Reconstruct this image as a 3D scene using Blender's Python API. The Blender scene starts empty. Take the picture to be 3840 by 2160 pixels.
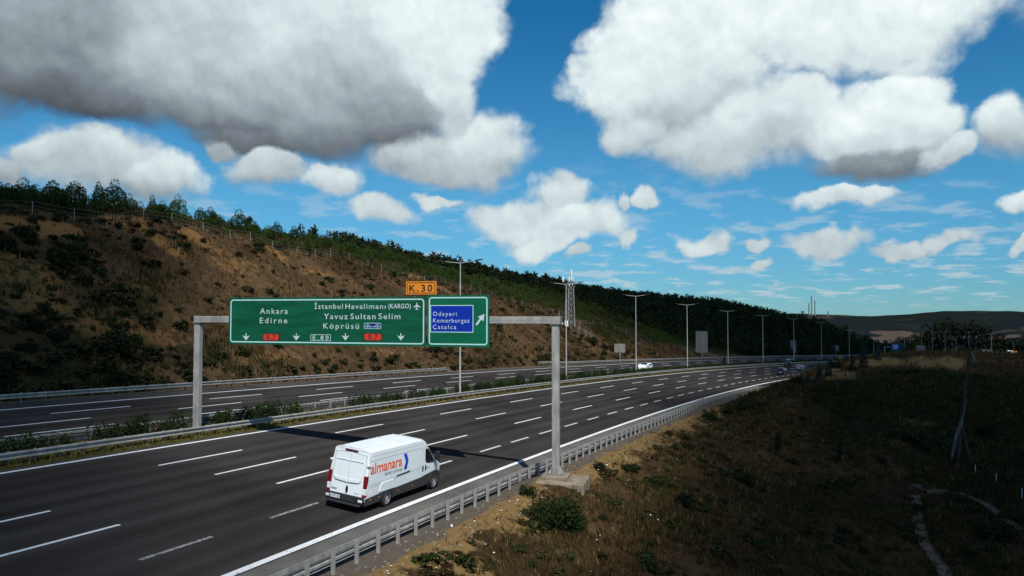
import bpy, bmesh, math, random
import numpy as np
from mathutils import Vector, Matrix

random.seed(7)
RNG = np.random.default_rng(11)
C = bpy.context.scene
COL = C.collection
PI = math.pi

# ------------------------------------------------------------------ camera
F_PX, CX_PX, YH_PX = 2682.5, 1920.0, 1172.9      # focal length, centre and horizon of the 3840 px photograph
CAM_Z = 8.6
cam_d = bpy.data.cameras.new('camera')
cam = bpy.data.objects.new('camera', cam_d)
COL.objects.link(cam)
cam_d.sensor_width = 36.0
cam_d.lens = 36.0 * F_PX / 3840.0
cam_d.clip_start = 0.5
cam_d.clip_end = 12000
cam.location = (0, 0, CAM_Z)
cam.rotation_euler = (PI / 2 + math.atan((YH_PX - 1080.0) / F_PX), 0, 0)
C.camera = cam

# ------------------------------------------------------------------ light and exposure
C.view_settings.view_transform = 'Standard'
C.view_settings.look = 'None'
C.view_settings.exposure = 0.0
C.view_settings.gamma = 1.0
C.view_settings.use_curve_mapping = False
C.render.engine = 'CYCLES'
C.cycles.max_bounces = 6
C.cycles.diffuse_bounces = 2
C.cycles.glossy_bounces = 3
C.cycles.transparent_max_bounces = 8
C.cycles.volume_bounces = 0
C.cycles.use_denoising = True

SUN_TRAVEL = Vector((-0.22, 0.76, -1.0)).normalized()   # the way the light goes: the gantry's shadow lies beyond and left of it
sun_el = math.asin(-SUN_TRAVEL.z)
sun_az = math.atan2(-SUN_TRAVEL.x, -SUN_TRAVEL.y)
sun_d = bpy.data.lights.new('sun', 'SUN')
sun_d.energy = 5.0
sun_d.angle = math.radians(0.5)
sun_d.color = (1.0, 0.96, 0.90)
sun = bpy.data.objects.new('sun', sun_d)
COL.objects.link(sun)
sun.rotation_euler = SUN_TRAVEL.to_track_quat('-Z', 'Y').to_euler()


def dpx(x, y):
    """direction (azimuth, elevation) of a point given in the photograph's 2576 px preview"""
    sx, sy = x * 1.4907, y * 1.4907
    v = Vector(((sx - CX_PX) / F_PX, 1.0, (YH_PX - sy) / F_PX)).normalized()
    return math.atan2(v.x, v.y), math.asin(v.z)


def build_world():
    w = bpy.data.worlds.new('World')
    C.world = w
    w.use_nodes = True
    nt = w.node_tree
    nt.nodes.clear()
    N, L = nt.nodes, nt.links

    def node(t, **k):
        n = N.new(t)
        for a, b in k.items():
            setattr(n, a, b)
        return n

    def put(sock, v):
        if isinstance(v, bpy.types.NodeSocket):
            L.new(v, sock)
        elif v is not None:
            sock.default_value = v

    def M(op, a, b=None, c=None, clamp=False):
        n = node('ShaderNodeMath', operation=op, use_clamp=clamp)
        put(n.inputs[0], a); put(n.inputs[1], b)
        if c is not None:
            put(n.inputs[2], c)
        return n.outputs[0]

    def SS(x, lo, hi):
        n = node('ShaderNodeMapRange', interpolation_type='SMOOTHSTEP')
        put(n.inputs[0], x); put(n.inputs[1], lo); put(n.inputs[2], hi)
        n.inputs[3].default_value = 0; n.inputs[4].default_value = 1
        return n.outputs[0]

    def NOISE(vec, scale, detail, rough=0.55, col=False):
        n = node('ShaderNodeTexNoise', noise_dimensions='3D')
        put(n.inputs['Vector'], vec)
        n.inputs['Scale'].default_value = scale
        n.inputs['Detail'].default_value = detail
        n.inputs['Roughness'].default_value = rough
        return n.outputs['Color'] if col else n.outputs['Fac']

    def MIXC(f, a, b):
        n = node('ShaderNodeMix', data_type='RGBA')
        put(n.inputs[0], f); put(n.inputs[6], a); put(n.inputs[7], b)
        return n.outputs[2]

    tc = node('ShaderNodeTexCoord')
    d = tc.outputs['Generated']
    # gentle warp of the direction gives the clouds their billows
    w1 = NOISE(d, 8.0, 6, 0.52, True)
    vm = node('ShaderNodeVectorMath', operation='SUBTRACT')
    L.new(w1, vm.inputs[0]); vm.inputs[1].default_value = (0.5, 0.5, 0.5)
    vs = node('ShaderNodeVectorMath', operation='MULTIPLY_ADD')
    L.new(vm.outputs[0], vs.inputs[0]); vs.inputs[1].default_value = (0.15, 0.15, 0.11); L.new(d, vs.inputs[2])
    sep = node('ShaderNodeSeparateXYZ'); L.new(vs.outputs[0], sep.inputs[0])
    az = M('ARCTAN2', sep.outputs[0], sep.outputs[1])
    el = M('ARCSINE', sep.outputs[2], None, None, True)
    # the clouds: centre x, y, half width, half height up, half height down, light at the top, light at the base
    B = [
        (190, 70, 430, 260, 190, .38, .20), (150, 215, 330, 130, 95, .26, .085), (500, 140, 430, 260, 150, .58, .26),
        (800, 120, 380, 260, 190, .72, .34), (890, 290, 310, 150, 115, .38, .13), (1080, 60, 190, 170, 190, .86, .72),
        (1120, 230, 115, 130, 160, .80, .52), (560, 250, 310, 120, 85, .36, .12), (-20, 140, 260, 260, 150, .30, .14),
        (1200, 370, 140, 90, 85, .74, .42), (1090, 405, 160, 70, 50, .56, .40), (640, 330, 200, 60, 45, .22, .12),
        (230, 400, 195, 100, 120, .66, .40), (385, 460, 165, 95, 90, .74, .28), (120, 370, 85, 55, 90, .60, .42),
        (0, 425, 105, 55, 80, .50, .33), (560, 350, 52, 32, 32, .40, .34), (680, 400, 105, 70, 62, .62, .36),
        (835, 450, 112, 62, 62, .74, .50), (960, 535, 85, 38, 36, 0.62, 0.54), (1110, 500, 46, 22, 20, 0.64, 0.57),
        (1760, 90, 270, 140, 130, .88, .76), (2110, 60, 370, 170, 140, .86, .70), (1560, 215, 145, 90, 85, .84, .66),
        (1750, 250, 260, 130, 120, .72, .34), (1900, 330, 340, 110, 88, .74, .44), (2180, 320, 175, 135, 105, .84, .56),
        (2245, 235, 105, 72, 75, .88, .74), (2200, 410, 175, 62, 58, .34, .17), (1600, 320, 100, 70, 55, .66, .46),
        (2330, 390, 95, 52, 48, 0.68, 0.54), (2130, 500, 145, 28, 32, 0.72, 0.58), (2520, 310, 125, 100, 115, .78, .40),
        (2545, 520, 78, 36, 36, 0.78, 0.62), (1400, 490, 88, 48, 40, 0.66, 0.60), (1385, 562, 195, 58, 58, 0.74, 0.62),
        (1290, 545, 115, 50, 44, 0.66, 0.60), (1380, 605, 115, 32, 36, 0.70, 0.66), (1660, 508, 54, 24, 22, 0.66, 0.58),
        (1585, 515, 26, 22, 20, 0.60, 0.54), (1765, 597, 68, 27, 22, 0.62, 0.58), (2090, 598, 115, 28, 30, 0.58, 0.52),
        (2320, 616, 112, 23, 22, 0.56, 0.52), (1450, 657, 46, 17, 15, 0.54, 0.52), (1930, 656, 50, 16, 14, 0.54, 0.52),
        (1580, 600, 34, 20, 16, 0.58, 0.54), (1915, 610, 48, 17, 15, 0.52, 0.50), (2530, 616, 46, 16, 14, 0.56, 0.54),
        # the same kind of cloud goes on outside the frame
        (3100, 150, 330, 160, 120, .80, .40), (3500, 420, 260, 110, 90, .74, .44), (-600, 260, 330, 160, 110, .70, .30),
    ]
    acc, sh = None, None
    for (x, y, rx, ru, rd, lt, lb) in B:
        a0, e0 = dpx(x, y)
        k = 1.0 / (1800.0 * (1 + ((x - 1288) / 1800.0) ** 2))
        rx, ru, rd = rx * k * 1.10, ru * k * 1.12 * 1.05, rd * k * 1.12
        if x > 2700 or x < -300:
            a0, e0 = (x - 1288) / 1800.0 * 0.8, (790 - y) / 1800.0
            rx, ru, rd = rx / k / 1800, ru / k / 1800, rd / k / 1800
        dx = M('MULTIPLY_ADD', az, 1 / rx, -a0 / rx)
        qu = M('MULTIPLY_ADD', el, 1 / ru, -e0 / ru)
        qd = M('MULTIPLY_ADD', el, -1 / rd, e0 / rd)
        q = M('MAXIMUM', qu, qd)
        q2 = M('MULTIPLY', q, q)
        r2 = M('MULTIPLY_ADD', dx, dx, q2)
        b = M('SUBTRACT', 1.0, M('SQRT', r2))
        t = M('SUBTRACT', qu, qd)                      # +2 at the top of this cloud, -2 at its base
        t = SS(t, -1.5, 1.0)
        s = M('MULTIPLY_ADD', t, lt - lb, lb)
        if acc is None:
            acc, sh = b, s
        else:
            df = M('SUBTRACT', b, acc)
            wgt = SS(df, -0.28, 0.28)
            dsh = M('SUBTRACT', s, sh)
            sh = M('MULTIPLY_ADD', dsh, wgt, sh)
            acc = M('SMOOTH_MAX', acc, b, 0.06)
    # small clouds in a sheet: they crowd together towards the horizon
    sep0 = node('ShaderNodeSeparateXYZ'); L.new(d, sep0.inputs[0])
    zz = M('ADD', M('MAXIMUM', sep0.outputs[2], 0.0), 0.16)
    px = M('DIVIDE', sep0.outputs[0], zz)
    py = M('DIVIDE', sep0.outputs[1], zz)
    cmb = node('ShaderNodeCombineXYZ'); L.new(px, cmb.inputs[0]); L.new(py, cmb.inputs[1])
    sheet = NOISE(cmb.outputs[0], 4.2, 6, 0.58)
    lowm = SS(sep0.outputs[2], 0.24, 0.03)
    backm = M('MULTIPLY', SS(sep0.outputs[1], 0.45, 0.15), 0.7)
    cover = M('MAXIMUM', M('MULTIPLY', lowm, 0.85), backm)
    sheet_a = M('MULTIPLY', SS(sheet, 0.50, 0.64), cover)
    sheet_a = M('MULTIPLY', sheet_a, SS(sep0.outputs[2], -0.005, 0.03))
    sheet_a = M('MULTIPLY', sheet_a, 0.75)
    # main clouds
    n2 = NOISE(d, 17.0, 8, 0.53)
    n2c = M('SUBTRACT', n2, 0.5)
    off = node('ShaderNodeVectorMath', operation='ADD'); L.new(d, off.inputs[0]); off.inputs[1].default_value = (0.005, 0.0, 0.013)
    n3 = NOISE(off.outputs[0], 17.0, 7, 0.50)

    def VOR(vec, scale):
        n = node('ShaderNodeTexVoronoi', voronoi_dimensions='3D', feature='F1')
        n.normalize = True
        put(n.inputs['Vector'], vec)
        n.inputs['Scale'].default_value = scale; n.inputs['Detail'].default_value = 3.0; n.inputs['Roughness'].default_value = 0.55
        return n.outputs['Distance']
    # rounded billows: cells whose middles bulge, shifted about by the noise
    vw = node('ShaderNodeVectorMath', operation='MULTIPLY_ADD')
    L.new(vm.outputs[0], vw.inputs[0]); vw.inputs[1].default_value = (0.05, 0.05, 0.05); L.new(d, vw.inputs[2])
    vo = node('ShaderNodeVectorMath', operation='ADD'); L.new(vw.outputs[0], vo.inputs[0]); vo.inputs[1].default_value = (0.006, 0.0, 0.014)
    b1_ = VOR(vw.outputs[0], 15.0); b2_ = VOR(vo.outputs[0], 15.0)
    bill = M('SUBTRACT', 0.40, b1_)
    relief = M('MULTIPLY_ADD', M('SUBTRACT', b2_, b1_), 0.9, M('SUBTRACT', n2, n3))
    dens = M('MULTIPLY_ADD', bill, 0.62, M('MULTIPLY_ADD', n2c, 0.50, acc))
    sf_ = node('ShaderNodeMapRange'); L.new(sh, sf_.inputs[0])     # dark bases have softer edges than the bright tops
    sf_.inputs[1].default_value = .30; sf_.inputs[2].default_value = .92; sf_.inputs[3].default_value = .58; sf_.inputs[4].default_value = .27
    soft = sf_.outputs[0]
    alpha = SS(dens, 0.0, soft)
    alpha = M('MULTIPLY', alpha, SS(el, -0.02, 0.03))
    thin = SS(dens, 0.02, 0.55)
    lum = M('MULTIPLY_ADD', M('MULTIPLY', relief, M('MULTIPLY_ADD', sh, 0.75, 0.10)), 0.75, sh)
    lum = M('MAXIMUM', lum, 0.045)
    lum = M('MULTIPLY', lum, M('MULTIPLY_ADD', thin, 0.12, 0.92))
    tone = node('ShaderNodeValToRGB')
    e = tone.color_ramp.elements
    e[0].position = 0.0; e[0].color = (0.010, 0.012, 0.016, 1)
    e[1].position = 1.0; e[1].color = (0.92, 1.0, 1.0, 1)
    for p_, c_ in ((.07, (.060, .068, .082, 1)), (.25, (.205, .242, .275, 1)), (.5, (.46, .54, .58, 1)), (.75, (.70, .80, .82, 1))):
        x = tone.color_ramp.elements.new(p_); x.color = c_
    L.new(lum, tone.inputs[0])

    sky = node('ShaderNodeTexSky', sky_type='NISHITA')
    sky.sun_disc = False
    sky.sun_elevation = sun_el
    sky.sun_rotation = sun_az
    sky.air_density = 1.0; sky.dust_density = 0.0; sky.ozone_density = 2.5
    S = 0.10                                            # strength of the sky
    sp3 = node('ShaderNodeSeparateColor'); L.new(sky.outputs[0], sp3.inputs[0])
    cm3 = node('ShaderNodeCombineColor')
    # the photograph's deep polarised blue
    for i, (g, o_) in enumerate(((.42, -.040), (.85, -.038), (.96, -.006))):
        L.new(M('MAXIMUM', M('MULTIPLY_ADD', sp3.outputs[i], g, o_ / S), 0.003 / S), cm3.inputs[i])
    lowt = SS(sep0.outputs[2], 0.0, 0.20)                # the paler, dimmer air along the horizon
    tint = MIXC(lowt, (.60, .66, .88, 1), (1, 1, 1, 1))
    mm = node('ShaderNodeMix', data_type='RGBA', blend_type='MULTIPLY'); mm.inputs[0].default_value = 1.0
    L.new(cm3.outputs[0], mm.inputs[6]); L.new(tint, mm.inputs[7])
    base = mm.outputs[2]
    sc = node('ShaderNodeVectorMath', operation='SCALE'); L.new(tone.outputs[0], sc.inputs[0]); sc.inputs['Scale'].default_value = 1.0 / S
    small = node('ShaderNodeRGB'); small.outputs[0].default_value = (0.56 / S, 0.64 / S, 0.68 / S, 1)
    c1 = MIXC(sheet_a, base, small.outputs[0])
    c2 = MIXC(alpha, c1, sc.outputs[0])
    bg = node('ShaderNodeBackground'); bg.inputs['Strength'].default_value = S
    L.new(c2, bg.inputs['Color'])
    out = node('ShaderNodeOutputWorld'); L.new(bg.outputs[0], out.inputs[0])
    w.cycles.sampling_method = 'MANUAL'
    w.cycles.sample_map_resolution = 512


build_world()

# ------------------------------------------------------------------ the motorway's line, from the photograph
CUR = (-23.0641, 0.413583, 0.000650723, 2.195e-06)
EL = (-0.036056, -4.4732e-05, 8.3e-08)
CROSS = 0.086890
S_ = np.arange(-90.0, 720.0, 0.5)
_th = CUR[1] + CUR[2] * np.minimum(S_, 330) + 0.5 * CUR[3] * np.minimum(S_, 330) ** 2 + np.maximum(S_ - 330, 0) * 0.0011
_dx, _dy = np.sin(_th), np.cos(_th)
X_ = .5 * np.concatenate([[0], np.cumsum((_dx[1:] + _dx[:-1]) / 2)])
Y_ = .5 * np.concatenate([[0], np.cumsum((_dy[1:] + _dy[:-1]) / 2)])
_i0 = int(90 / .5)
X_ += CUR[0] - X_[_i0]
Y_ += 45.0 - Y_[_i0]
_e330 = EL[0] * 330 + EL[1] * 330 ** 2 + EL[2] * 330 ** 3


def elev(s, d):
    s = np.asarray(s, float)
    q = np.minimum(s, 330)
    e = EL[0] * q + EL[1] * q * q + EL[2] * q ** 3
    m = np.clip(s - 330, 0, 400)
    e = e - 0.036 * m + 0.000036 * m * m
    cr = CROSS * np.clip(1 - (s - 330) / 500, 0.5, 1)
    return e + cr * d


def RP(s, d, dz=0.0):
    """point on the road surface at distance s along and d to the left of the left edge line"""
    s = np.asarray(s, float)
    x = np.interp(s, S_, X_); y = np.interp(s, S_, Y_); t = np.interp(s, S_, _th)
    return np.stack(np.broadcast_arrays(x - np.cos(t) * d, y + np.sin(t) * d, elev(s, d) + dz), -1)


def heading(s):
    return float(np.interp(s, S_, _th))


def to_sd(x, y):
    x = np.atleast_1d(np.asarray(x, float)); y = np.atleast_1d(np.asarray(y, float))
    so = np.empty_like(x); do = np.empty_like(x)
    for a in range(0, len(x), 4000):
        xx, yy = x[a:a + 4000], y[a:a + 4000]
        D = (X_[None, ::4] - xx[:, None]) ** 2 + (Y_[None, ::4] - yy[:, None]) ** 2
        i = D.argmin(1) * 4
        t = _th[i]
        s = S_[i] + (xx - X_[i]) * np.sin(t) + (yy - Y_[i]) * np.cos(t)
        X0 = np.interp(s, S_, X_); Y0 = np.interp(s, S_, Y_)
        so[a:a + 4000] = s
        do[a:a + 4000] = -(xx - X0) * np.cos(t) + (yy - Y0) * np.sin(t)
    return so, do


def s_at_col(u, d):
    """s of the point of the line at offset d that stands in column u of the photograph"""
    x = X_ - np.cos(_th) * d; y = Y_ + np.sin(_th) * d
    m = y > 4
    uu = CX_PX + F_PX * x[m] / y[m]
    o = np.argsort(uu)
    return float(np.interp(u, uu[o], S_[m][o]))


def at(u, v, y):
    """point at depth y seen at pixel u, v of the photograph"""
    return np.array([(u - CX_PX) / F_PX * y, y, CAM_Z + (YH_PX - v) / F_PX * y])


def z_at(v, y):
    return CAM_Z + (YH_PX - v) / F_PX * y


def road_hit(u, v):
    y = 40.0
    for _ in range(80):
        x = (u - CX_PX) / F_PX * y
        s, d = to_sd(x, y)
        z = float(elev(s[0], d[0]))
        yn = (z - CAM_Z) / ((YH_PX - v) / F_PX)
        y = .5 * y + .5 * min(max(yn, 5), 900)
    return s[0], d[0]


# ------------------------------------------------------------------ object helpers
def mesh_np(name, v, f, mats=None, smooth=False, col=None):
    v = np.asarray(v, np.float32); f = np.asarray(f, np.int32)
    me = bpy.data.meshes.new(name)
    k = f.shape[1]
    me.vertices.add(len(v)); me.vertices.foreach_set('co', v.ravel())
    me.loops.add(f.size); me.loops.foreach_set('vertex_index', f.ravel())
    me.polygons.add(len(f))
    me.polygons.foreach_set('loop_start', np.arange(0, f.size, k, dtype=np.int32))
    me.polygons.foreach_set('loop_total', np.full(len(f), k, np.int32))
    if smooth:
        me.polygons.foreach_set('use_smooth', np.ones(len(f), bool))
    me.update(calc_edges=True)
    if col is not None:
        a = me.color_attributes.new('Col', 'FLOAT_COLOR', 'POINT')
        c = np.ones((len(v), 4), np.float32); c[:, :3] = col
        a.data.foreach_set('color', c.ravel())
    if mats is not None:
        me.materials.append(mats)
    return me


class MB:
    """collects shapes and builds ONE mesh object"""
    def __init__(s):
        s.v = []; s.f = []

    def add(s, verts, faces):
        o = len(s.v)
        s.v += [tuple(p) for p in verts]
        s.f += [tuple(i + o for i in q) for q in faces]
        return s

    def box(s, lo, hi, m=None):
        x0, y0, z0 = lo; x1, y1, z1 = hi
        v = [(x0, y0, z0), (x1, y0, z0), (x1, y1, z0), (x0, y1, z0), (x0, y0, z1), (x1, y0, z1), (x1, y1, z1), (x0, y1, z1)]
        if m is not None:
            v = [tuple(m @ Vector(p)) for p in v]
        return s.add(v, [(0, 3, 2, 1), (4, 5, 6, 7), (0, 1, 5, 4), (1, 2, 6, 5), (2, 3, 7, 6), (3, 0, 4, 7)])

    def cbox(s, c, size, m=None):
        return s.box([c[i] - size[i] / 2 for i in range(3)], [c[i] + size[i] / 2 for i in range(3)], m)

    def tube(s, p0, p1, r0, r1=None, n=8, cap=True):
        r1 = r0 if r1 is None else r1
        p0, p1 = Vector(p0), Vector(p1)
        ax = (p1 - p0).normalized()
        a = ax.orthogonal().normalized(); b = ax.cross(a)
        v = []
        for p, r in ((p0, r0), (p1, r1)):
            for i in range(n):
                t = 2 * PI * i / n
                v.append(p + (a * math.cos(t) + b * math.sin(t)) * r)
        f = [(i, (i + 1) % n, n + (i + 1) % n, n + i) for i in range(n)]
        if cap:
            f += [tuple(range(n - 1, -1, -1)), tuple(range(n, 2 * n))]
        return s.add(v, f)

    def bar(s, p0, p1, w, h=None):
        """square bar"""
        h = h or w
        p0, p1 = Vector(p0), Vector(p1)
        ax = (p1 - p0).normalized()
        up = Vector((0, 0, 1)) if abs(ax.z) < .95 else Vector((1, 0, 0))
        a = ax.cross(up).normalized(); b = a.cross(ax)
        v = [p + a * i * w / 2 + b * j * h / 2 for p in (p0, p1) for i, j in ((-1, -1), (1, -1), (1, 1), (-1, 1))]
        return s.add(v, [(0, 1, 5, 4), (1, 2, 6, 5), (2, 3, 7, 6), (3, 0, 4, 7), (3, 2, 1, 0), (4, 5, 6, 7)])

    def prism(s, pts, fn, t0, t1):
        """polygon pts (a, b) pushed from t0 to t1; fn(a, b, t) gives the place"""
        n = len(pts)
        v = [fn(a, b, t0) for a, b in pts] + [fn(a, b, t1) for a, b in pts]
        f = [(i, (i + 1) % n, n + (i + 1) % n, n + i) for i in range(n)]
        f += [tuple(range(n - 1, -1, -1)), tuple(range(n, 2 * n))]
        return s.add(v, f)

    def lathe(s, prof, m=None, n=20):
        """profile (r, x) turned about the x axis"""
        v = []
        for r, x in prof:
            for i in range(n):
                t = 2 * PI * i / n
                p = Vector((x, r * math.cos(t), r * math.sin(t)))
                v.append(m @ p if m else p)
        f = []
        for j in range(len(prof) - 1):
            for i in range(n):
                f.append((j * n + i, j * n + (i + 1) % n, (j + 1) * n + (i + 1) % n, (j + 1) * n + i))
        return s.add(v, f)

    def mesh(s, name, mat, bevel=0.0, smooth=False, fix=True):
        me = bpy.data.meshes.new(name)
        me.from_pydata(s.v, [], s.f)
        bm = bmesh.new(); bm.from_mesh(me)
        if fix:
            bmesh.ops.recalc_face_normals(bm, faces=bm.faces)
        if bevel:
            bmesh.ops.bevel(bm, geom=list(bm.edges), offset=bevel, segments=1, affect='EDGES', clamp_overlap=True)
        if smooth:
            for q in bm.faces:
                q.smooth = True
        bm.to_mesh(me); bm.free()
        me.materials.append(mat)
        if smooth:
            try:
                me.set_sharp_from_angle(angle=math.radians(40))
            except Exception:
                pass
        return me

    def obj(s, name, mat, parent=None, **k):
        return link(name, s.mesh(name, mat, **k), parent)


def link(name, me, parent=None, loc=None, rot=None):
    o = bpy.data.objects.new(name, me)
    COL.objects.link(o)
    if parent is not None:
        o.parent = parent
    if loc is not None:
        o.location = loc
    if rot is not None:
        o.rotation_euler = rot
    return o


def tag(o, label=None, cat=None, group=None, kind=None):
    if label: o['label'] = label
    if cat: o['category'] = cat
    if group: o['group'] = group
    if kind: o['kind'] = kind
    return o


def thing(name, label, cat, loc=(0, 0, 0), rz=0.0, group=None):
    o = bpy.data.objects.new(name, None)
    COL.objects.link(o)
    o.empty_display_size = .2
    o.location = loc; o.rotation_euler = (0, 0, rz)
    return tag(o, label, cat, group)


def kids(o):
    return [c for c in bpy.data.objects if c.parent is o]


KIDS = {}


def dup(o, loc, rz=0.0, scale=None, label=None, group=None):
    """copy a thing with its parts and their sub-parts"""
    if o not in KIDS:
        KIDS[o] = [(c, kids(c)) for c in kids(o)]
    r = o.copy(); COL.objects.link(r)
    r.location = loc; r.rotation_euler = (0, 0, rz)
    if scale is not None:
        r.scale = scale if hasattr(scale, '__len__') else (scale,) * 3
    if label: r['label'] = label
    if group: r['group'] = group
    for c, gs in KIDS[o]:
        cc = c.copy(); COL.objects.link(cc); cc.parent = r
        for g in gs:
            gg = g.copy(); COL.objects.link(gg); gg.parent = cc
    return r


# ------------------------------------------------------------------ materials
def mat(name, color, rough=.6, metal=0.0, var=0.0, scale=3.0, color2=None, bump=0.0, bscale=None, spec=None, detail=6, coat=0.0, obj_space=True, stretch=None):
    m = bpy.data.materials.new(name)
    m.use_nodes = True
    nt = m.node_tree; N, L = nt.nodes, nt.links
    b = N['Principled BSDF']
    b.inputs['Roughness'].default_value = rough
    b.inputs['Metallic'].default_value = metal
    if spec is not None:
        b.inputs['Specular IOR Level'].default_value = spec
    if coat:
        b.inputs['Coat Weight'].default_value = coat
        b.inputs['Coat Roughness'].default_value = .08
    c = tuple(color) + (1,)
    b.inputs['Base Color'].default_value = c
    if var or color2 or bump:
        tc = N.new('ShaderNodeTexCoord')
        src = tc.outputs['Object' if obj_space else 'Generated']
        if stretch:
            mp = N.new('ShaderNodeMapping'); mp.inputs['Scale'].default_value = stretch
            L.new(src, mp.inputs[0]); src = mp.outputs[0]
        if var or color2:
            n = N.new('ShaderNodeTexNoise'); n.inputs['Scale'].default_value = scale; n.inputs['Detail'].default_value = detail
            n.inputs['Roughness'].default_value = .62
            L.new(src, n.inputs['Vector'])
            r = N.new('ShaderNodeValToRGB')
            c2 = color2 or tuple(max(0, x * (1 - var)) for x in color)
            c1 = color if color2 else tuple(min(1, x * (1 + var)) for x in color)
            r.color_ramp.elements[0].position = .34; r.color_ramp.elements[1].position = .66
            r.color_ramp.elements[0].color = tuple(c2) + (1,); r.color_ramp.elements[1].color = tuple(c1) + (1,)
            L.new(n.outputs['Fac'], r.inputs[0]); L.new(r.outputs[0], b.inputs['Base Color'])
        if bump:
            n2 = N.new('ShaderNodeTexNoise'); n2.inputs['Scale'].default_value = bscale or scale * 4; n2.inputs['Detail'].default_value = 5
            L.new(src, n2.inputs['Vector'])
            bp = N.new('ShaderNodeBump'); bp.inputs['Strength'].default_value = bump; bp.inputs['Distance'].default_value = .05
            L.new(n2.outputs['Fac'], bp.inputs['Height']); L.new(bp.outputs[0], b.inputs['Normal'])
    return m


def leaf_mat(name, c1, c2, rough=.65, trans=.25, attr=False):
    """foliage: the colour varies from clump to clump and plant to plant"""
    m = bpy.data.materials.new(name); m.use_nodes = True
    nt = m.node_tree; N, L = nt.nodes, nt.links
    b = N['Principled BSDF']; b.inputs['Roughness'].default_value = rough
    b.inputs['Specular IOR Level'].default_value = .04
    if attr:
        a = N.new('ShaderNodeVertexColor'); a.layer_name = 'Col'
        col = a.outputs[0]
    else:
        tc = N.new('ShaderNodeTexCoord')
        n = N.new('ShaderNodeTexNoise'); n.inputs['Scale'].default_value = 1.7; n.inputs['Detail'].default_value = 4
        L.new(tc.outputs['Object'], n.inputs['Vector'])
        oi = N.new('ShaderNodeObjectInfo')
        ad = N.new('ShaderNodeMath'); ad.operation = 'MULTIPLY_ADD'
        L.new(oi.outputs['Random'], ad.inputs[0]); ad.inputs[1].default_value = .5
        L.new(n.outputs['Fac'], ad.inputs[2])
        mr = N.new('ShaderNodeMapRange'); mr.inputs[1].default_value = .4; mr.inputs[2].default_value = 1.1
        L.new(ad.outputs[0], mr.inputs[0])
        mx = N.new('ShaderNodeMix'); mx.data_type = 'RGBA'
        mx.inputs[6].default_value = tuple(c1) + (1,); mx.inputs[7].default_value = tuple(c2) + (1,)
        L.new(mr.outputs[0], mx.inputs[0])
        col = mx.outputs[2]
    L.new(col, b.inputs['Base Color'])
    if trans:
        t = N.new('ShaderNodeBsdfTranslucent'); L.new(col, t.inputs[0])
        ms = N.new('ShaderNodeMixShader'); ms.inputs[0].default_value = trans
        L.new(b.outputs[0], ms.inputs[1]); L.new(t.outputs[0], ms.inputs[2])
        L.new(ms.outputs[0], N['Material Output'].inputs[0])
    return m


M_ASPH = None


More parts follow.
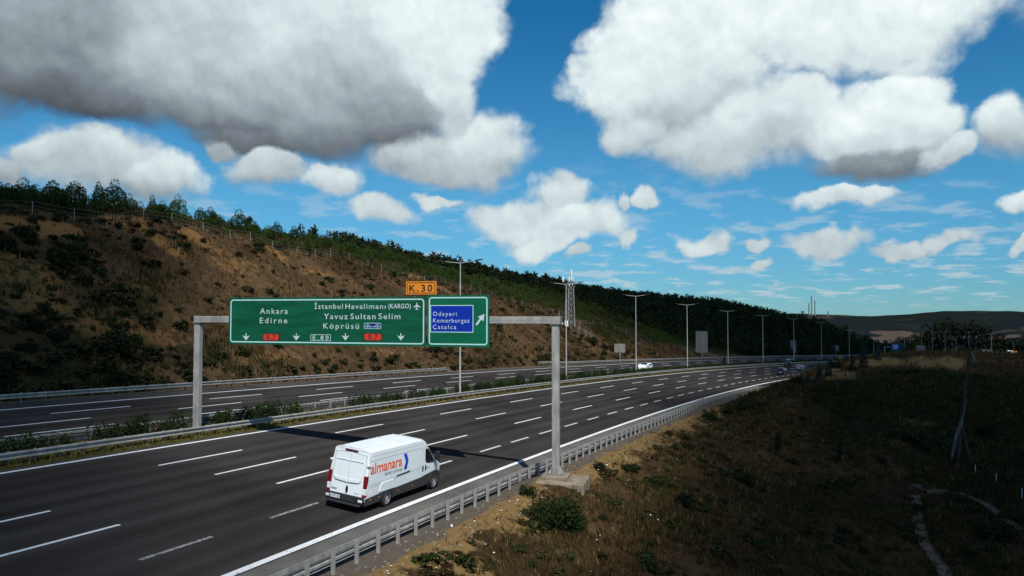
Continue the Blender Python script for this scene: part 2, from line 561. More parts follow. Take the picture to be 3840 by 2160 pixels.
def asphalt():
    m = bpy.data.materials.new('asphalt'); m.use_nodes = True
    nt = m.node_tree; N, L = nt.nodes, nt.links
    b = N['Principled BSDF']; b.inputs['Roughness'].default_value = .88
    b.inputs['Specular IOR Level'].default_value = .0
    uv = N.new('ShaderNodeUVMap'); uv.uv_map = 'road'
    sp = N.new('ShaderNodeSeparateXYZ'); L.new(uv.outputs[0], sp.inputs[0])
    # long streaks worn by wheels run with the road (x = along, y = across)
    mp = N.new('ShaderNodeMapping'); mp.inputs['Scale'].default_value = (.012, .42, 1); L.new(uv.outputs[0], mp.inputs[0])
    n1 = N.new('ShaderNodeTexNoise'); n1.inputs['Scale'].default_value = 1.4; n1.inputs['Detail'].default_value = 5; L.new(mp.outputs[0], n1.inputs[0])
    n2 = N.new('ShaderNodeTexNoise'); n2.inputs['Scale'].default_value = .11; n2.inputs['Detail'].default_value = 6; L.new(uv.outputs[0], n2.inputs[0])
    n3 = N.new('ShaderNodeTexNoise'); n3.inputs['Scale'].default_value = 14; n3.inputs['Detail'].default_value = 4; L.new(uv.outputs[0], n3.inputs[0])
    a1 = N.new('ShaderNodeMath'); a1.operation = 'MULTIPLY_ADD'; L.new(n1.outputs[0], a1.inputs[0]); a1.inputs[1].default_value = 1.25
    L.new(n2.outputs[0], a1.inputs[2])
    a2 = N.new('ShaderNodeMath'); a2.operation = 'MULTIPLY_ADD'; L.new(n3.outputs[0], a2.inputs[0]); a2.inputs[1].default_value = .5
    L.new(a1.outputs[0], a2.inputs[2])
    wv = N.new('ShaderNodeMath'); wv.operation = 'MULTIPLY_ADD'; L.new(sp.outputs[1], wv.inputs[0]); wv.inputs[1].default_value = 2 * PI / 1.83; wv.inputs[2].default_value = .5
    wob = N.new('ShaderNodeMath'); wob.operation = 'MULTIPLY_ADD'; L.new(n2.outputs[0], wob.inputs[0]); wob.inputs[1].default_value = 3.0; L.new(wv.outputs[0], wob.inputs[2])
    sn = N.new('ShaderNodeMath'); sn.operation = 'SINE'; L.new(wob.outputs[0], sn.inputs[0])
    a3 = N.new('ShaderNodeMath'); a3.operation = 'MULTIPLY_ADD'; L.new(sn.outputs[0], a3.inputs[0]); a3.inputs[1].default_value = .15; L.new(a2.outputs[0], a3.inputs[2])
    a2 = a3
    r = N.new('ShaderNodeValToRGB')
    r.color_ramp.elements[0].position = .75; r.color_ramp.elements[0].color = (.024, .0212, .020, 1)
    r.color_ramp.elements[1].position = 1.60; r.color_ramp.elements[1].color = (.053, .0485, .0462, 1)
    r.color_ramp.elements[1].position = 1.0
    mr = N.new('ShaderNodeMapRange'); mr.inputs[1].default_value = 1.0; mr.inputs[2].default_value = 1.75
    L.new(a2.outputs[0], mr.inputs[0]); r.color_ramp.elements[0].position = 0.0
    L.new(mr.outputs[0], r.inputs[0]); L.new(r.outputs[0], b.inputs['Base Color'])
    bp = N.new('ShaderNodeBump'); bp.inputs['Strength'].default_value = .35; bp.inputs['Distance'].default_value = .01
    n4 = N.new('ShaderNodeTexNoise'); n4.inputs['Scale'].default_value = 45; L.new(uv.outputs[0], n4.inputs[0])
    L.new(n4.outputs[0], bp.inputs['Height']); L.new(bp.outputs[0], b.inputs['Normal'])
    return m


def paint_mat(name, c, wear):
    """road paint, its edges and middle worn to the asphalt"""
    m = bpy.data.materials.new(name); m.use_nodes = True
    nt = m.node_tree; N, L = nt.nodes, nt.links
    b = N['Principled BSDF']; b.inputs['Roughness'].default_value = .8; b.inputs['Specular IOR Level'].default_value = .05
    tc = N.new('ShaderNodeTexCoord')
    n = N.new('ShaderNodeTexNoise'); n.inputs['Scale'].default_value = 7; n.inputs['Detail'].default_value = 8; n.inputs['Roughness'].default_value = .7
    L.new(tc.outputs['Object'], n.inputs[0])
    r = N.new('ShaderNodeValToRGB')
    r.color_ramp.elements[0].position = wear - .05; r.color_ramp.elements[1].position = wear + .05
    r.color_ramp.elements[0].color = (.07, .068, .066, 1); r.color_ramp.elements[1].color = c + (1,)
    L.new(n.outputs[0], r.inputs[0]); L.new(r.outputs[0], b.inputs['Base Color'])
    return m


def soil_mat(name, cols, patches, scale=.12, fine=1.6, bump=.6):
    """dry ground: cols = dark, mid, light; the 'zone' attribute brings in the patch colour (gravel, bare earth, greenery)"""
    m = bpy.data.materials.new(name); m.use_nodes = True
    nt = m.node_tree; N, L = nt.nodes, nt.links
    b = N['Principled BSDF']; b.inputs['Roughness'].default_value = .95; b.inputs['Specular IOR Level'].default_value = .0
    tc = N.new('ShaderNodeTexCoord'); src = tc.outputs['Object']
    n1 = N.new('ShaderNodeTexNoise'); n1.inputs['Scale'].default_value = scale; n1.inputs['Detail'].default_value = 9; n1.inputs['Roughness'].default_value = .66
    L.new(src, n1.inputs[0])
    n2 = N.new('ShaderNodeTexNoise'); n2.inputs['Scale'].default_value = fine; n2.inputs['Detail'].default_value = 6; n2.inputs['Roughness'].default_value = .7
    L.new(src, n2.inputs[0])
    ad = N.new('ShaderNodeMath'); ad.operation = 'MULTIPLY_ADD'; L.new(n2.outputs[0], ad.inputs[0]); ad.inputs[1].default_value = .6; L.new(n1.outputs[0], ad.inputs[2])
    mr = N.new('ShaderNodeMapRange'); mr.inputs[1].default_value = .5; mr.inputs[2].default_value = 1.1; L.new(ad.outputs[0], mr.inputs[0])
    r = N.new('ShaderNodeValToRGB')
    els = r.color_ramp.elements
    els[0].position = .12; els[0].color = cols[0] + (1,); els[1].position = .88; els[1].color = cols[2] + (1,)
    x = els.new(.5); x.color = cols[1] + (1,)
    L.new(mr.outputs[0], r.inputs[0])
    col = r.outputs[0]
    va = N.new('ShaderNodeVertexColor'); va.layer_name = 'Col'
    sp = N.new('ShaderNodeSeparateColor'); L.new(va.outputs[0], sp.inputs[0])
    for i, pc in enumerate(patches):
        j = N.new('ShaderNodeMath'); j.operation = 'MULTIPLY_ADD'; L.new(n2.outputs[0], j.inputs[0]); j.inputs[1].default_value = .9; j.inputs[2].default_value = -.45
        k = N.new('ShaderNodeMath'); k.operation = 'ADD'; L.new(sp.outputs[i], k.inputs[0]); L.new(j.outputs[0], k.inputs[1])
        mm = N.new('ShaderNodeMapRange'); mm.interpolation_type = 'SMOOTHSTEP'; mm.inputs[1].default_value = .38; mm.inputs[2].default_value = .62; L.new(k.outputs[0], mm.inputs[0])
        pr = N.new('ShaderNodeMix'); pr.data_type = 'RGBA'
        pr.inputs[6].default_value = tuple(q * .62 for q in pc) + (1,); pr.inputs[7].default_value = tuple(q * 1.3 for q in pc) + (1,)
        L.new(n2.outputs[0], pr.inputs[0])
        mx = N.new('ShaderNodeMix'); mx.data_type = 'RGBA'; L.new(mm.outputs[0], mx.inputs[0]); L.new(col, mx.inputs[6]); L.new(pr.outputs[2], mx.inputs[7])
        col = mx.outputs[2]
    L.new(col, b.inputs['Base Color'])
    bp = N.new('ShaderNodeBump'); bp.inputs['Strength'].default_value = bump; bp.inputs['Distance'].default_value = .35
    L.new(ad.outputs[0], bp.inputs['Height']); L.new(bp.outputs[0], b.inputs['Normal'])
    return m


M_ASPHALT = asphalt()
M_PAINT = paint_mat('road_paint', (.70, .72, .71), .385)
M_PAINT_WORN = paint_mat('worn_road_paint', (.30, .30, .28), .47)
M_PAINT_MID = paint_mat('scuffed_road_paint', (.55, .56, .54), .40)
M_GALV = mat('galvanised_steel', (.30, .29, .265), .6, .1, var=.30, scale=2.2, stretch=(1, 1, .35), spec=.4)
M_GALV_DK = mat('weathered_steel', (.20, .185, .165), .6, .15, var=.25, scale=3)
M_POLE = mat('lamp_pole_paint', (.40, .41, .39), .5, .1, var=.12, scale=1)
M_CONC = mat('concrete', (.22, .185, .135), .9, var=.30, scale=1.5, bump=.3, bscale=9, spec=.05)
M_CONC_DK = mat('stained_concrete', (.115, .088, .062), .95, var=.40, scale=.9, bump=.3, bscale=6, spec=0)
M_BLACK = mat('black_plastic', (.012, .012, .013), .55)
M_DKGREY = mat('dark_grey_plastic', (.026, .025, .025), .6, var=.2, scale=4)
M_RUBBER = mat('rubber', (.014, .014, .015), .85, var=.2, scale=8)
M_GLASS = mat('tinted_glass', (.010, .013, .013), .06, spec=.6)
M_LENS_RED = mat('red_lens', (.19, .007, .012), .25, coat=.5, var=.25, scale=6)
M_LENS_DK = mat('dark_red_lens', (.07, .006, .012), .3)
M_LENS_WH = mat('clear_lens', (.75, .74, .72), .2, var=.1, scale=9)
M_WHITE = mat('white_vehicle_paint', (.76, .80, .80), .35, coat=.4, var=.03, scale=1.2)
M_WHITE2 = mat('white_plastic', (.74, .75, .74), .5)
M_RIM = mat('alloy_rim', (.55, .54, .52), .35, .6)
M_SIGN_G = mat('green_sign_sheet', (.004, .085, .042), .7, spec=.12, var=.24, scale=.8, stretch=(.5, .5, 2.5))
M_SIGN_G2 = mat('bright_green_sign_sheet', (.004, .112, .056), .7, spec=.12, var=.18, scale=.8, stretch=(.5, .5, 2.5))
M_SIGN_B = mat('blue_sign_sheet', (.004, .028, .32), .7, spec=.12, var=.06, scale=1)
M_SIGN_BD = mat('dark_blue_sign_sheet', (.006, .02, .15), .45)
M_SIGN_W = mat('white_sign_sheet', (.50, .60, .60), .5, var=.08, scale=2)
M_SIGN_TEAL = mat('pale_border_sheet', (.42, .66, .64), .5)
M_SIGN_R = mat('red_sign_sheet', (.60, .040, .012), .5)
M_SIGN_O = mat('orange_sign_sheet', (.72, .235, .010), .5, var=.08, scale=2)
M_INK = mat('black_sign_ink', (.012, .010, .010), .6)
M_RED_INK = mat('red_lettering', (.80, .125, .055), .5)
M_BLUE_INK = mat('blue_lettering', (.006, .065, .55), .5)
M_BLUE_DK = mat('dark_blue_lettering', (.008, .03, .26), .5)
M_GREY_INK = mat('grey_lettering', (.17, .21, .27), .5)
M_BARK = mat('bark', (.055, .04, .03), .95, var=.4, scale=6, bump=.5)
M_WOOD = mat('weathered_pole_wood', (.035, .027, .02), .95, var=.4, scale=3)
M_FABRIC = mat('torn_white_sheet', (.14, .13, .12), .9, var=.25, scale=2)

M_HILL = soil_mat('dry_hillside', ((.034, .024, .013), (.068, .044, .023), (.108, .068, .034)), [(.190, .102, .038), (.024, .028, .011), (.12, .105, .085)], .10, 1.1, .45)
M_BANK = soil_mat('embankment_soil', ((.028, .018, .010), (.048, .030, .015), (.076, .046, .022)), [(.185, .120, .050), (.022, .026, .010), (.100, .086, .068)], .16, 2.2, .7)
M_MEDIAN = soil_mat('median_soil', ((.06, .05, .02), (.15, .115, .045), (.22, .17, .07)), [(.1, .09, .07), (.06, .06, .015), (.2, .19, .17)], .3, 3.0, .5)
M_FAR = soil_mat('far_country', ((.006, .009, .011), (.010, .014, .017), (.017, .020, .023)), [(.065, .055, .045), (.010, .014, .013), (.075, .058, .044)], .012, .09, .3)  # darkened, bluish tones stand in for haze and cloud shade
M_PINE = leaf_mat('young_pine_needles', (.020, .040, .009), (.056, .092, .020), trans=.15)
M_FOREST = leaf_mat('dark_pine_needles', (.006, .012, .006), (.018, .027, .010), trans=.1, attr=True)
M_BUSH = leaf_mat('bush_leaves', (.012, .022, .008), (.034, .046, .014))
M_BUSH_DK = leaf_mat('dark_bush_leaves', (.009, .015, .007), (.024, .030, .012))
M_OLEANDER = leaf_mat('oleander_leaves', (.011, .024, .007), (.034, .056, .015))
M_SPRUCE = leaf_mat('blue_spruce_needles', (.018, .028, .024), (.05, .068, .058))
M_CYPRESS = leaf_mat('cypress_leaves', (.010, .018, .008), (.022, .034, .013))
M_GRASS = leaf_mat('dry_grass_blades', (0, 0, 0), (0, 0, 0), .8, .2, attr=True)
M_FLOWER = mat('pink_flowers', (.24, .07, .09), .7)
M_LITTER = mat('white_litter', (.62, .62, .60), .7)

# ------------------------------------------------------------------ terrain
def vnoise(x, y, seed=0):
    def h(i, j):
        n = (i * 374761393 + j * 668265263 + seed * 1274126177) & 0x7fffffff
        n = ((n ^ (n >> 13)) * 1274126177) & 0x7fffffff
        return ((n ^ (n >> 16)) & 0xffff) / 65535.0
    xi, yi = np.floor(x).astype(np.int64), np.floor(y).astype(np.int64)
    fx, fy = x - xi, y - yi
    fx, fy = fx * fx * (3 - 2 * fx), fy * fy * (3 - 2 * fy)
    return (h(xi, yi) * (1 - fx) + h(xi + 1, yi) * fx) * (1 - fy) + (h(xi, yi + 1) * (1 - fx) + h(xi + 1, yi + 1) * fx) * fy


def fbm(x, y, seed=0, oct=5):
    t = np.zeros_like(x, float); a = .5
    for k in range(oct):
        t += a * (vnoise(x, y, seed + k * 17) - .5)
        x, y, a = x * 2.03 + 13.7, y * 2.03 - 7.1, a * .5
    return t


def tps(P, Z, lam=1e-3):
    P = np.asarray(P, float); Z = np.asarray(Z, float)
    n = len(P)
    def k(r2):
        return .5 * r2 * np.log(r2 + 1e-9)
    r2 = ((P[:, None] - P[None]) ** 2).sum(-1)
    A = np.zeros((n + 3, n + 3))
    A[:n, :n] = k(r2) + lam * n * np.eye(n)
    A[:n, n] = 1; A[:n, n + 1:] = P; A[n, :n] = 1; A[n + 1:, :n] = P.T
    w = np.linalg.solve(A, np.concatenate([Z, [0, 0, 0]]))

    def ev(Q):
        out = np.empty(len(Q))
        for a in range(0, len(Q), 5000):
            q = Q[a:a + 5000]
            out[a:a + 5000] = k(((q[:, None] - P[None]) ** 2).sum(-1)) @ w[:n] + w[n] + q @ w[n + 1:]
        return out
    return ev


def sstep(a, b, x):
    t = np.clip((x - a) / (b - a), 0, 1)
    return t * t * (3 - 2 * t)


LS = np.concatenate([np.arange(-84, 210, 1.4), np.arange(210, 560.1, 4.0)])
LD = np.concatenate([18.9 + np.array([0, .5, 1.0, 1.5, 2.2]), np.arange(22.0, 66, 1.1), np.arange(66, 300, 3.6)])
FENCE = [(-400, 770, 45), (0, 790, 45), (186, 797, 45), (362, 808, 45), (576, 826, 45), (839, 876, 45), (1049, 934, 45), (1250, 957, 45), (1402, 1003, 45),
         (1619, 1048, 45), (1747, 1088, 45), (1900, 1128, 43.5), (2058, 1169, 42), (2174, 1212, 39), (2260, 1220, 37), (2361, 1245, 33), (2436, 1280, 29),
         (2557, 1312, 25.5), (2613, 1331, 23)]
RIDGE = [(-400, 712, 100), (0, 730, 100), (262, 757, 100), (577, 800, 100), (839, 846, 100), (1022, 868, 104), (1258, 908, 112), (1402, 944, 120), (1583, 986, 130),
         (1705, 1009, 140), (1896, 1050, 150), (2058, 1072, 150), (2189, 1098, 150), (2454, 1130, 150), (2696, 1153, 140), (2868, 1188, 130), (2964, 1210, 110),
         (3091, 1232, 90), (3180, 1262, 70), (3260, 1300, 55)]
cp, cz, fence_sd = [], [], []
for s in range(-80, 560, 16):
    for d, dz in ((20.2, -.1), (21.8, .5)):
        if d > 21 and s > 240:
            dz = -.1
        cp.append((s, d)); cz.append(float(elev(s, d)) + dz)
for (u, v, d) in FENCE + RIDGE:
    s = s_at_col(u, d)
    y = float(RP(s, d)[1])
    cp.append((s, d)); cz.append(z_at(v, y))
    if (u, v, d) in FENCE:
        fence_sd.append((s, d, z_at(v, y)))
    else:
        cp.append((s, d + 80)); cz.append(z_at(v, y) - (3 if u < 2100 else 9))
for (s, d, z) in list(fence_sd)[:16]:
    cp.append((s, 22 + (d - 22) * .5)); cz.append(float(elev(s, 22)) + (z - float(elev(s, 22))) * .56)
for s in (-70, -50, -30):
    cp.append((s, 45)); cz.append(20.0)
    cp.append((s, 100)); cz.append(34)
hill_f = tps(np.array(cp) / 50.0, cz, 2e-6)
gs, gd = np.meshgrid(LS, LD, indexing='ij')
hz = hill_f(np.stack([gs.ravel(), gd.ravel()], -1) / 50.0).reshape(gs.shape)
rz_ = elev(gs, np.minimum(gd, 20.2)) - .05
amp = sstep(21, 30, gd)
_pt = RP(gs, gd)
_u = CX_PX + F_PX * _pt[..., 0] / np.maximum(_pt[..., 1], 5)
_w = np.interp(_u, [r[0] for r in RIDGE], [r[1] for r in RIDGE])
_lim = CAM_Z + (YH_PX - _w) / F_PX * _pt[..., 1] - 1.0        # the crest seen in the photograph
_over = np.clip(hz - _lim, -3, 60)
hz = np.where(_pt[..., 1] > 20, hz - np.where(_over > 0, _over + .9, .1 * (_over + 3) ** 2) * sstep(46, 56, gd), hz)
hz = hz + amp * np.where(gd > 70, .6, 1) * (fbm(gs / 13, gd / 9, 3) * 2.2 + fbm(gs / 3.4, gd / 4.4, 9, 4) * .9
                                             - np.abs(fbm(gs / 5.0 + gd / 30, gd / 26, 13, 3)) * 2.6 * sstep(22, 27, gd) * (1 - sstep(41, 46, gd)))
hz = rz_ * (1 - sstep(20.6, 23.5, gd)) + hz * sstep(20.6, 23.5, gd) - .25 * np.exp(-((gd - 21.3) / .7) ** 2)
LZ = hz


def bil(G, A, B, a, b):
    i = np.clip(np.searchsorted(A, a) - 1, 0, len(A) - 2); j = np.clip(np.searchsorted(B, b) - 1, 0, len(B) - 2)
    fa = np.clip((a - A[i]) / (A[i + 1] - A[i]), 0, 1); fb = np.clip((b - B[j]) / (B[j + 1] - B[j]), 0, 1)
    return (G[i, j] * (1 - fa) + G[i + 1, j] * fa) * (1 - fb) + (G[i, j + 1] * (1 - fa) + G[i + 1, j + 1] * fa) * fb


def hillz(s, d):
    return bil(LZ, LS, LD, np.asarray(s, float), np.asarray(d, float))


# right side: the motorway's own bank, a ditch floor, then a mound that hides the road beyond
mp_ = [(2990, 1428, 108), (3080, 1390, 125), (3160, 1362, 138), (3240, 1338, 150), (3320, 1326, 158), (3420, 1327, 165), (3520, 1331, 170), (3640, 1343, 172), (3840, 1343, 175), (4200, 1343, 180),
       (3060, 1440, 108), (3200, 1390, 125), (3300, 1375, 132), (3450, 1371, 135), (3600, 1371, 136), (3840, 1370, 138), (4200, 1370, 138),
       (3100, 1480, 98), (3300, 1452, 108), (3500, 1470, 105), (3840, 1480, 102), (4200, 1480, 100), (3000, 1560, 92), (3300, 1580, 90), (3600, 1560, 92), (3840, 1560, 90), (4200, 1560, 88),
       (3200, 1700, 80), (3500, 1700, 84), (3840, 1690, 80), (3414, 1848, 73.9), (3578, 1841, 74.7), (3840, 2005, 60), (3540, 2160, 50.6)]
rp, rzv = [], []
for (u, v, y) in mp_:
    q = at(u, v, y); rp.append((q[0], q[1])); rzv.append(q[2])
rp += [(27, 36), (22, 18), (14, -4), (2, -30), (45, 30), (60, 10), (80, 50), (30, -30), (100, 20), (120, 90), (150, 120), (60, -40), (200, 60), (120, 0)]
rzv += [-10.3, -10.5, -10.6, -10.6, -9, -8.5, -5, -10, -4, -3, -3, -9, -4, -5]
for (x, y) in ((90, 215), (130, 225), (170, 228), (230, 225), (300, 250)):
    rp.append((x, y)); rzv.append(-9.5)
for s in (88, 105, 125, 150, 180, 220, 260, 310, 370, 430, 500, 580):
    q = RP(s, -23.5, -.15); rp.append((q[0], q[1])); rzv.append(q[2])
    if s > 200:
        q = RP(s, -90, -1); rp.append((q[0], q[1])); rzv.append(q[2] + 4)
bank_f = tps(np.array(rp) / 50.0, rzv, 2e-6)
RS = np.concatenate([np.arange(-90, 130, 1.1), np.arange(130, 620.1, 4.0)])
RD = -np.concatenate([20.45 + np.array([0, .5, 1.0, 1.5, 2.0, 2.5]), np.arange(23.5, 64, 0.9), np.arange(64, 300, 4.0)])[::-1]
gs2, gd2 = np.meshgrid(RS, RD, indexing='ij')
XY = RP(gs2, gd2)
fl = bank_f(XY.reshape(-1, 3)[:, :2] / 50.0).reshape(gs2.shape)
pl = elev(gs2, np.maximum(gd2, -21.6)) - .04 - .36 * np.maximum(0, -22.9 - gd2)
pl += -.15 * sstep(-21.2, -22.2, gd2)
k_ = 1.2
mxx = np.maximum(pl, fl) + np.maximum(k_ - np.abs(pl - fl), 0) ** 2 / (4 * k_) * sstep(22, 26, -gd2)
near_ = 1 - sstep(22.0, 24.0, -gd2)
rough = sstep(22.5, 27, -gd2)
RZ = pl * near_ + mxx * (1 - near_) + rough * (fbm(gs2 / 7, gd2 / 6, 31) * 1.1 + fbm(gs2 / 2.1, gd2 / 2.1, 41, 4) * .5)


_q = np.hypot(XY[..., 0] - 2.2, XY[..., 1] - 44.3)                 # made-up ground round the gantry footing
RZ = np.maximum(RZ, -1.78 - .75 * np.maximum(0, _q - 1.75) - 9 * (_q > 6))


def bankz(s, d):
    return bil(RZ, RS, RD, np.asarray(s, float), np.asarray(d, float))


def ray_hit(u, v, side, y0=18.0, y1=620.0):
    ys = np.arange(y0, y1, .4)
    xs = (u - CX_PX) / F_PX * ys
    zs = CAM_Z + (YH_PX - v) / F_PX * ys
    s, d = to_sd(xs, ys)
    if side == 'l':
        h = hillz(s, d); ok = (d > 19) & (d < 290)
    else:
        h = bankz(s, d); ok = (d < -20.6) & (d > -290)
    m = ok & (zs <= h)
    if not m.any():
        return None
    i = int(np.argmax(m))
    return float(s[i]), float(d[i]), np.array([xs[i], ys[i], float(h[i])])


def spots(G_s, G_d, lst, side):
    out = np.zeros(G_s.shape)
    for (u, v, rs, rd, wgt) in lst:
        r = ray_hit(u, v, side)
        if r is None:
            continue
        q = ((G_s - r[0]) / rs) ** 2 + ((G_d - r[1]) / rd) ** 2
        out = np.maximum(out, wgt * np.exp(-q))
    return out


def grid_faces(a, b, flip=False):
    i = np.arange(a - 1)[:, None] * b + np.arange(b - 1)[None]
    i = i.ravel()
    f = np.stack([i, i + b, i + b + 1, i + 1], -1)
    return f[:, ::-1] if flip else f


# hillside colours: bare orange cuts, green undergrowth, gravel at the foot
HZ0 = spots(gs, gd, [(60, 850, 6, 2.2, 1.1), (180, 868, 5, 1.8, 1.1), (590, 905, 1.6, 4, .8), (640, 935, 1.6, 3, .8), (720, 890, 3, 2.5, .9), (770, 910, 1.6, 3, .7), (1010, 935, 2.5, 3, .7), (1040, 960, 2, 3, .7),
                     (470, 825, 6, 2, .8), (150, 1030, 3, 3, .7), (20, 1000, 4, 3, .9), (640, 1170, 5, 2, .5), (320, 1235, 10, 3, .6), (520, 1260, 10, 2.5, .6), (120, 1140, 5, 2, .7),
                     (1530, 1020, 6, 4, .8), (1640, 950, 5, 4, .9), (1640, 1080, 12, 3, .5), (1190, 1020, 10, 3, .5), (860, 1010, 10, 4, .5), (1330, 1050, 10, 3, .45), (1760, 1010, 5, 5, .8),
                     (2890, 1255, 7, 8, 1.2), (2960, 1275, 12, 7, 1.2), (3020, 1300, 10, 6, 1.1), (3180, 1262, 10, 8, 1.0), (1450, 1325, 14, 2, .5), (1000, 1330, 16, 2, .5), (2200, 1300, 20, 3, .4)], 'l')
HZ1 = np.maximum(.72 * sstep(44, 47, gd) * (1 - sstep(230, 260, gs)), .9 * sstep(150, 185, gs) * sstep(24, 34, gd))
HZ1 = np.maximum(HZ1, spots(gs, gd, [(100, 960, 14, 8, .45), (330, 900, 12, 6, .45), (60, 1250, 18, 10, .42), (250, 1400, 16, 3, .6), (560, 1130, 12, 4, .5), (450, 1330, 14, 5, .6), (900, 1390, 16, 2, .4), (1850, 1280, 16, 4, .5), (1300, 1280, 12, 4, .4)], 'l'))
HZ1 = HZ1 + fbm(gs / 6, gd / 5, 77) * .5
HZ2 = 1.2 * (1 - sstep(20.0, 21.6, gd + fbm(gs / 2, gd, 5) * 1.2))
vtx = np.concatenate([RP(gs, gd)[..., :2], LZ[..., None]], -1).reshape(-1, 3)
me = mesh_np('hillside', vtx, grid_faces(len(LS), len(LD), True), M_HILL, True, np.stack([HZ0, HZ1, HZ2], -1).reshape(-1, 3))
tag(link('hillside', me), kind='structure')

BZ0 = .70 * (1 - sstep(23.4, 25.6, -gd2 + fbm(gs2 / 3, gd2 / 2, 15) * 5)) * (1 - sstep(70, 90, gs2))
BZ0 = np.maximum(BZ0, spots(gs2, gd2, [(3250, 1356, 9, 5, .75), (3330, 1352, 9, 4, .75), (3450, 1358, 10, 4, .8), (3560, 1360, 10, 4, .75), (3130, 1395, 8, 5, .8), (3060, 1430, 7, 4, .8), (3420, 1600, 5, 4, .8),
                                       (3370, 1650, 4, 4, .6), (2650, 1590, 5, 2, .6), (2760, 1640, 6, 1.6, .5), (2560, 1610, 3, 3, .5), (2000, 1960, 4, 2.2, .6), (2330, 1720, 5, 2, .6)], 'r'))
BZ1 = spots(gs2, gd2, [(3300, 1480, 22, 14, .9), (3600, 1440, 24, 12, .9), (3700, 1560, 18, 14, .7), (2800, 1530, 8, 5, .7), (2300, 1900, 6, 5, .6), (3500, 1640, 8, 6, .8), (2100, 2050, 6, 4, .5), (3750, 1800, 12, 8, .7), (2950, 1650, 8, 5, .5)], 'r')
BZ1 = BZ1 + fbm(gs2 / 4, gd2 / 4, 87) * .6
BZ2 = 1.3 * (1 - sstep(21.6, 22.8, -gd2 + fbm(gs2 / 2, gd2, 25) * 1.6))
vtx = np.concatenate([XY[..., :2], RZ[..., None]], -1).reshape(-1, 3)
me = mesh_np('embankment', vtx, grid_faces(len(RS), len(RD), True), M_BANK, True, np.stack([BZ0, BZ1, BZ2], -1).reshape(-1, 3))
tag(link('embankment', me), kind='structure')

# country beyond, out to the horizon
def far_hills():
    az = np.linspace(-1.2, 1.2, 340)
    dist = np.concatenate([np.linspace(330, 900, 30), np.geomspace(930, 3600, 64)])
    A, D = np.meshgrid(az, dist, indexing='ij')
    u = np.tan(A) * F_PX + CX_PX
    def prof(pts):
        p = np.array(pts, float)
        return np.interp(u, p[:, 0], p[:, 1])
    y = D * np.cos(A)
    ridge = z_at(prof([(-3000, 1185), (2900, 1178), (2960, 1176), (3040, 1179), (3130, 1181), (3220, 1186), (3290, 1185), (3410, 1177), (3540, 1169), (3665, 1166), (3760, 1166), (3840, 1170), (4300, 1178), (6000, 1180)]), 2600 * np.cos(A))
    mid = z_at(prof([(-3000, 1230), (2900, 1192), (3030, 1188), (3200, 1194), (3374, 1206), (3424, 1216), (3480, 1226), (3560, 1232), (3700, 1222), (3760, 1206), (3840, 1200), (6000, 1200)]), 1300 * np.cos(A))
    floor = -34 - 6 * np.sin(A * 9)
    z = np.where(D < 1300, floor + (mid - floor) * sstep(880, 1300, D), mid + (floor - 12 - mid) * sstep(1300, 1560, D))
    z = np.where(D > 1700, floor - 12 + (ridge - floor + 12) * sstep(1700, 2600, D), z)
    z = np.where(D > 2600, ridge - (D - 2600) * .03, z)
    z = np.where(D < 520, np.minimum(z, -26 - 10 * sstep(330, 520, D)), z)
    X = D * np.sin(A)
    z = z + fbm(X / 90, y / 90, 51) * 10 * sstep(500, 1200, D)
    z0 = sstep(.12, .20, fbm(X / 160, y / 60, 61, 4)) * .6 * (1 - sstep(1450, 2300, D)) + .9 * sstep(.19, .24, fbm(X / 220, y / 90, 63, 4)) * sstep(1900, 2200, D)
    z1 = .55 + fbm(X / 60, y / 60, 71) * .8
    z2 = sstep(.06, .14, fbm(X / 140, y / 80, 67, 3)) * (1 - sstep(1150, 1300, D)) * .8
    v = np.stack([X, y, z], -1).reshape(-1, 3)
    me = mesh_np('distant_hills', v, grid_faces(len(az), len(dist)), M_FAR, True, np.stack([z0, z1, z2], -1).reshape(-1, 3))
    tag(link('distant_hills', me), kind='structure')


far_hills()
gv = []
for i in range(48):
    t = 2 * PI * i / 48
    gv.append((9000 * math.sin(t), 9000 * math.cos(t), -62))
me = bpy.data.meshes.new('ground'); me.from_pydata(gv, [], [tuple(range(47, -1, -1))]); me.materials.append(M_FAR)
tag(link('ground', me), kind='structure')

# ------------------------------------------------------------------ shade clouds: unseen, added behind and above the camera to darken the ground
M_SHADE_CLOUD = bpy.data.materials.new('shade_cloud_vapour'); M_SHADE_CLOUD.use_nodes = True
_n = M_SHADE_CLOUD.node_tree.nodes; _n.remove(_n['Principled BSDF'])
_vs = _n.new('ShaderNodeVolumeScatter'); _vs.inputs['Color'].default_value = (.9, .9, .9, 1); _vs.inputs['Density'].default_value = .05; _vs.inputs['Anisotropy'].default_value = .3
M_SHADE_CLOUD.node_tree.links.new(_vs.outputs[0], _n['Material Output'].inputs['Volume'])


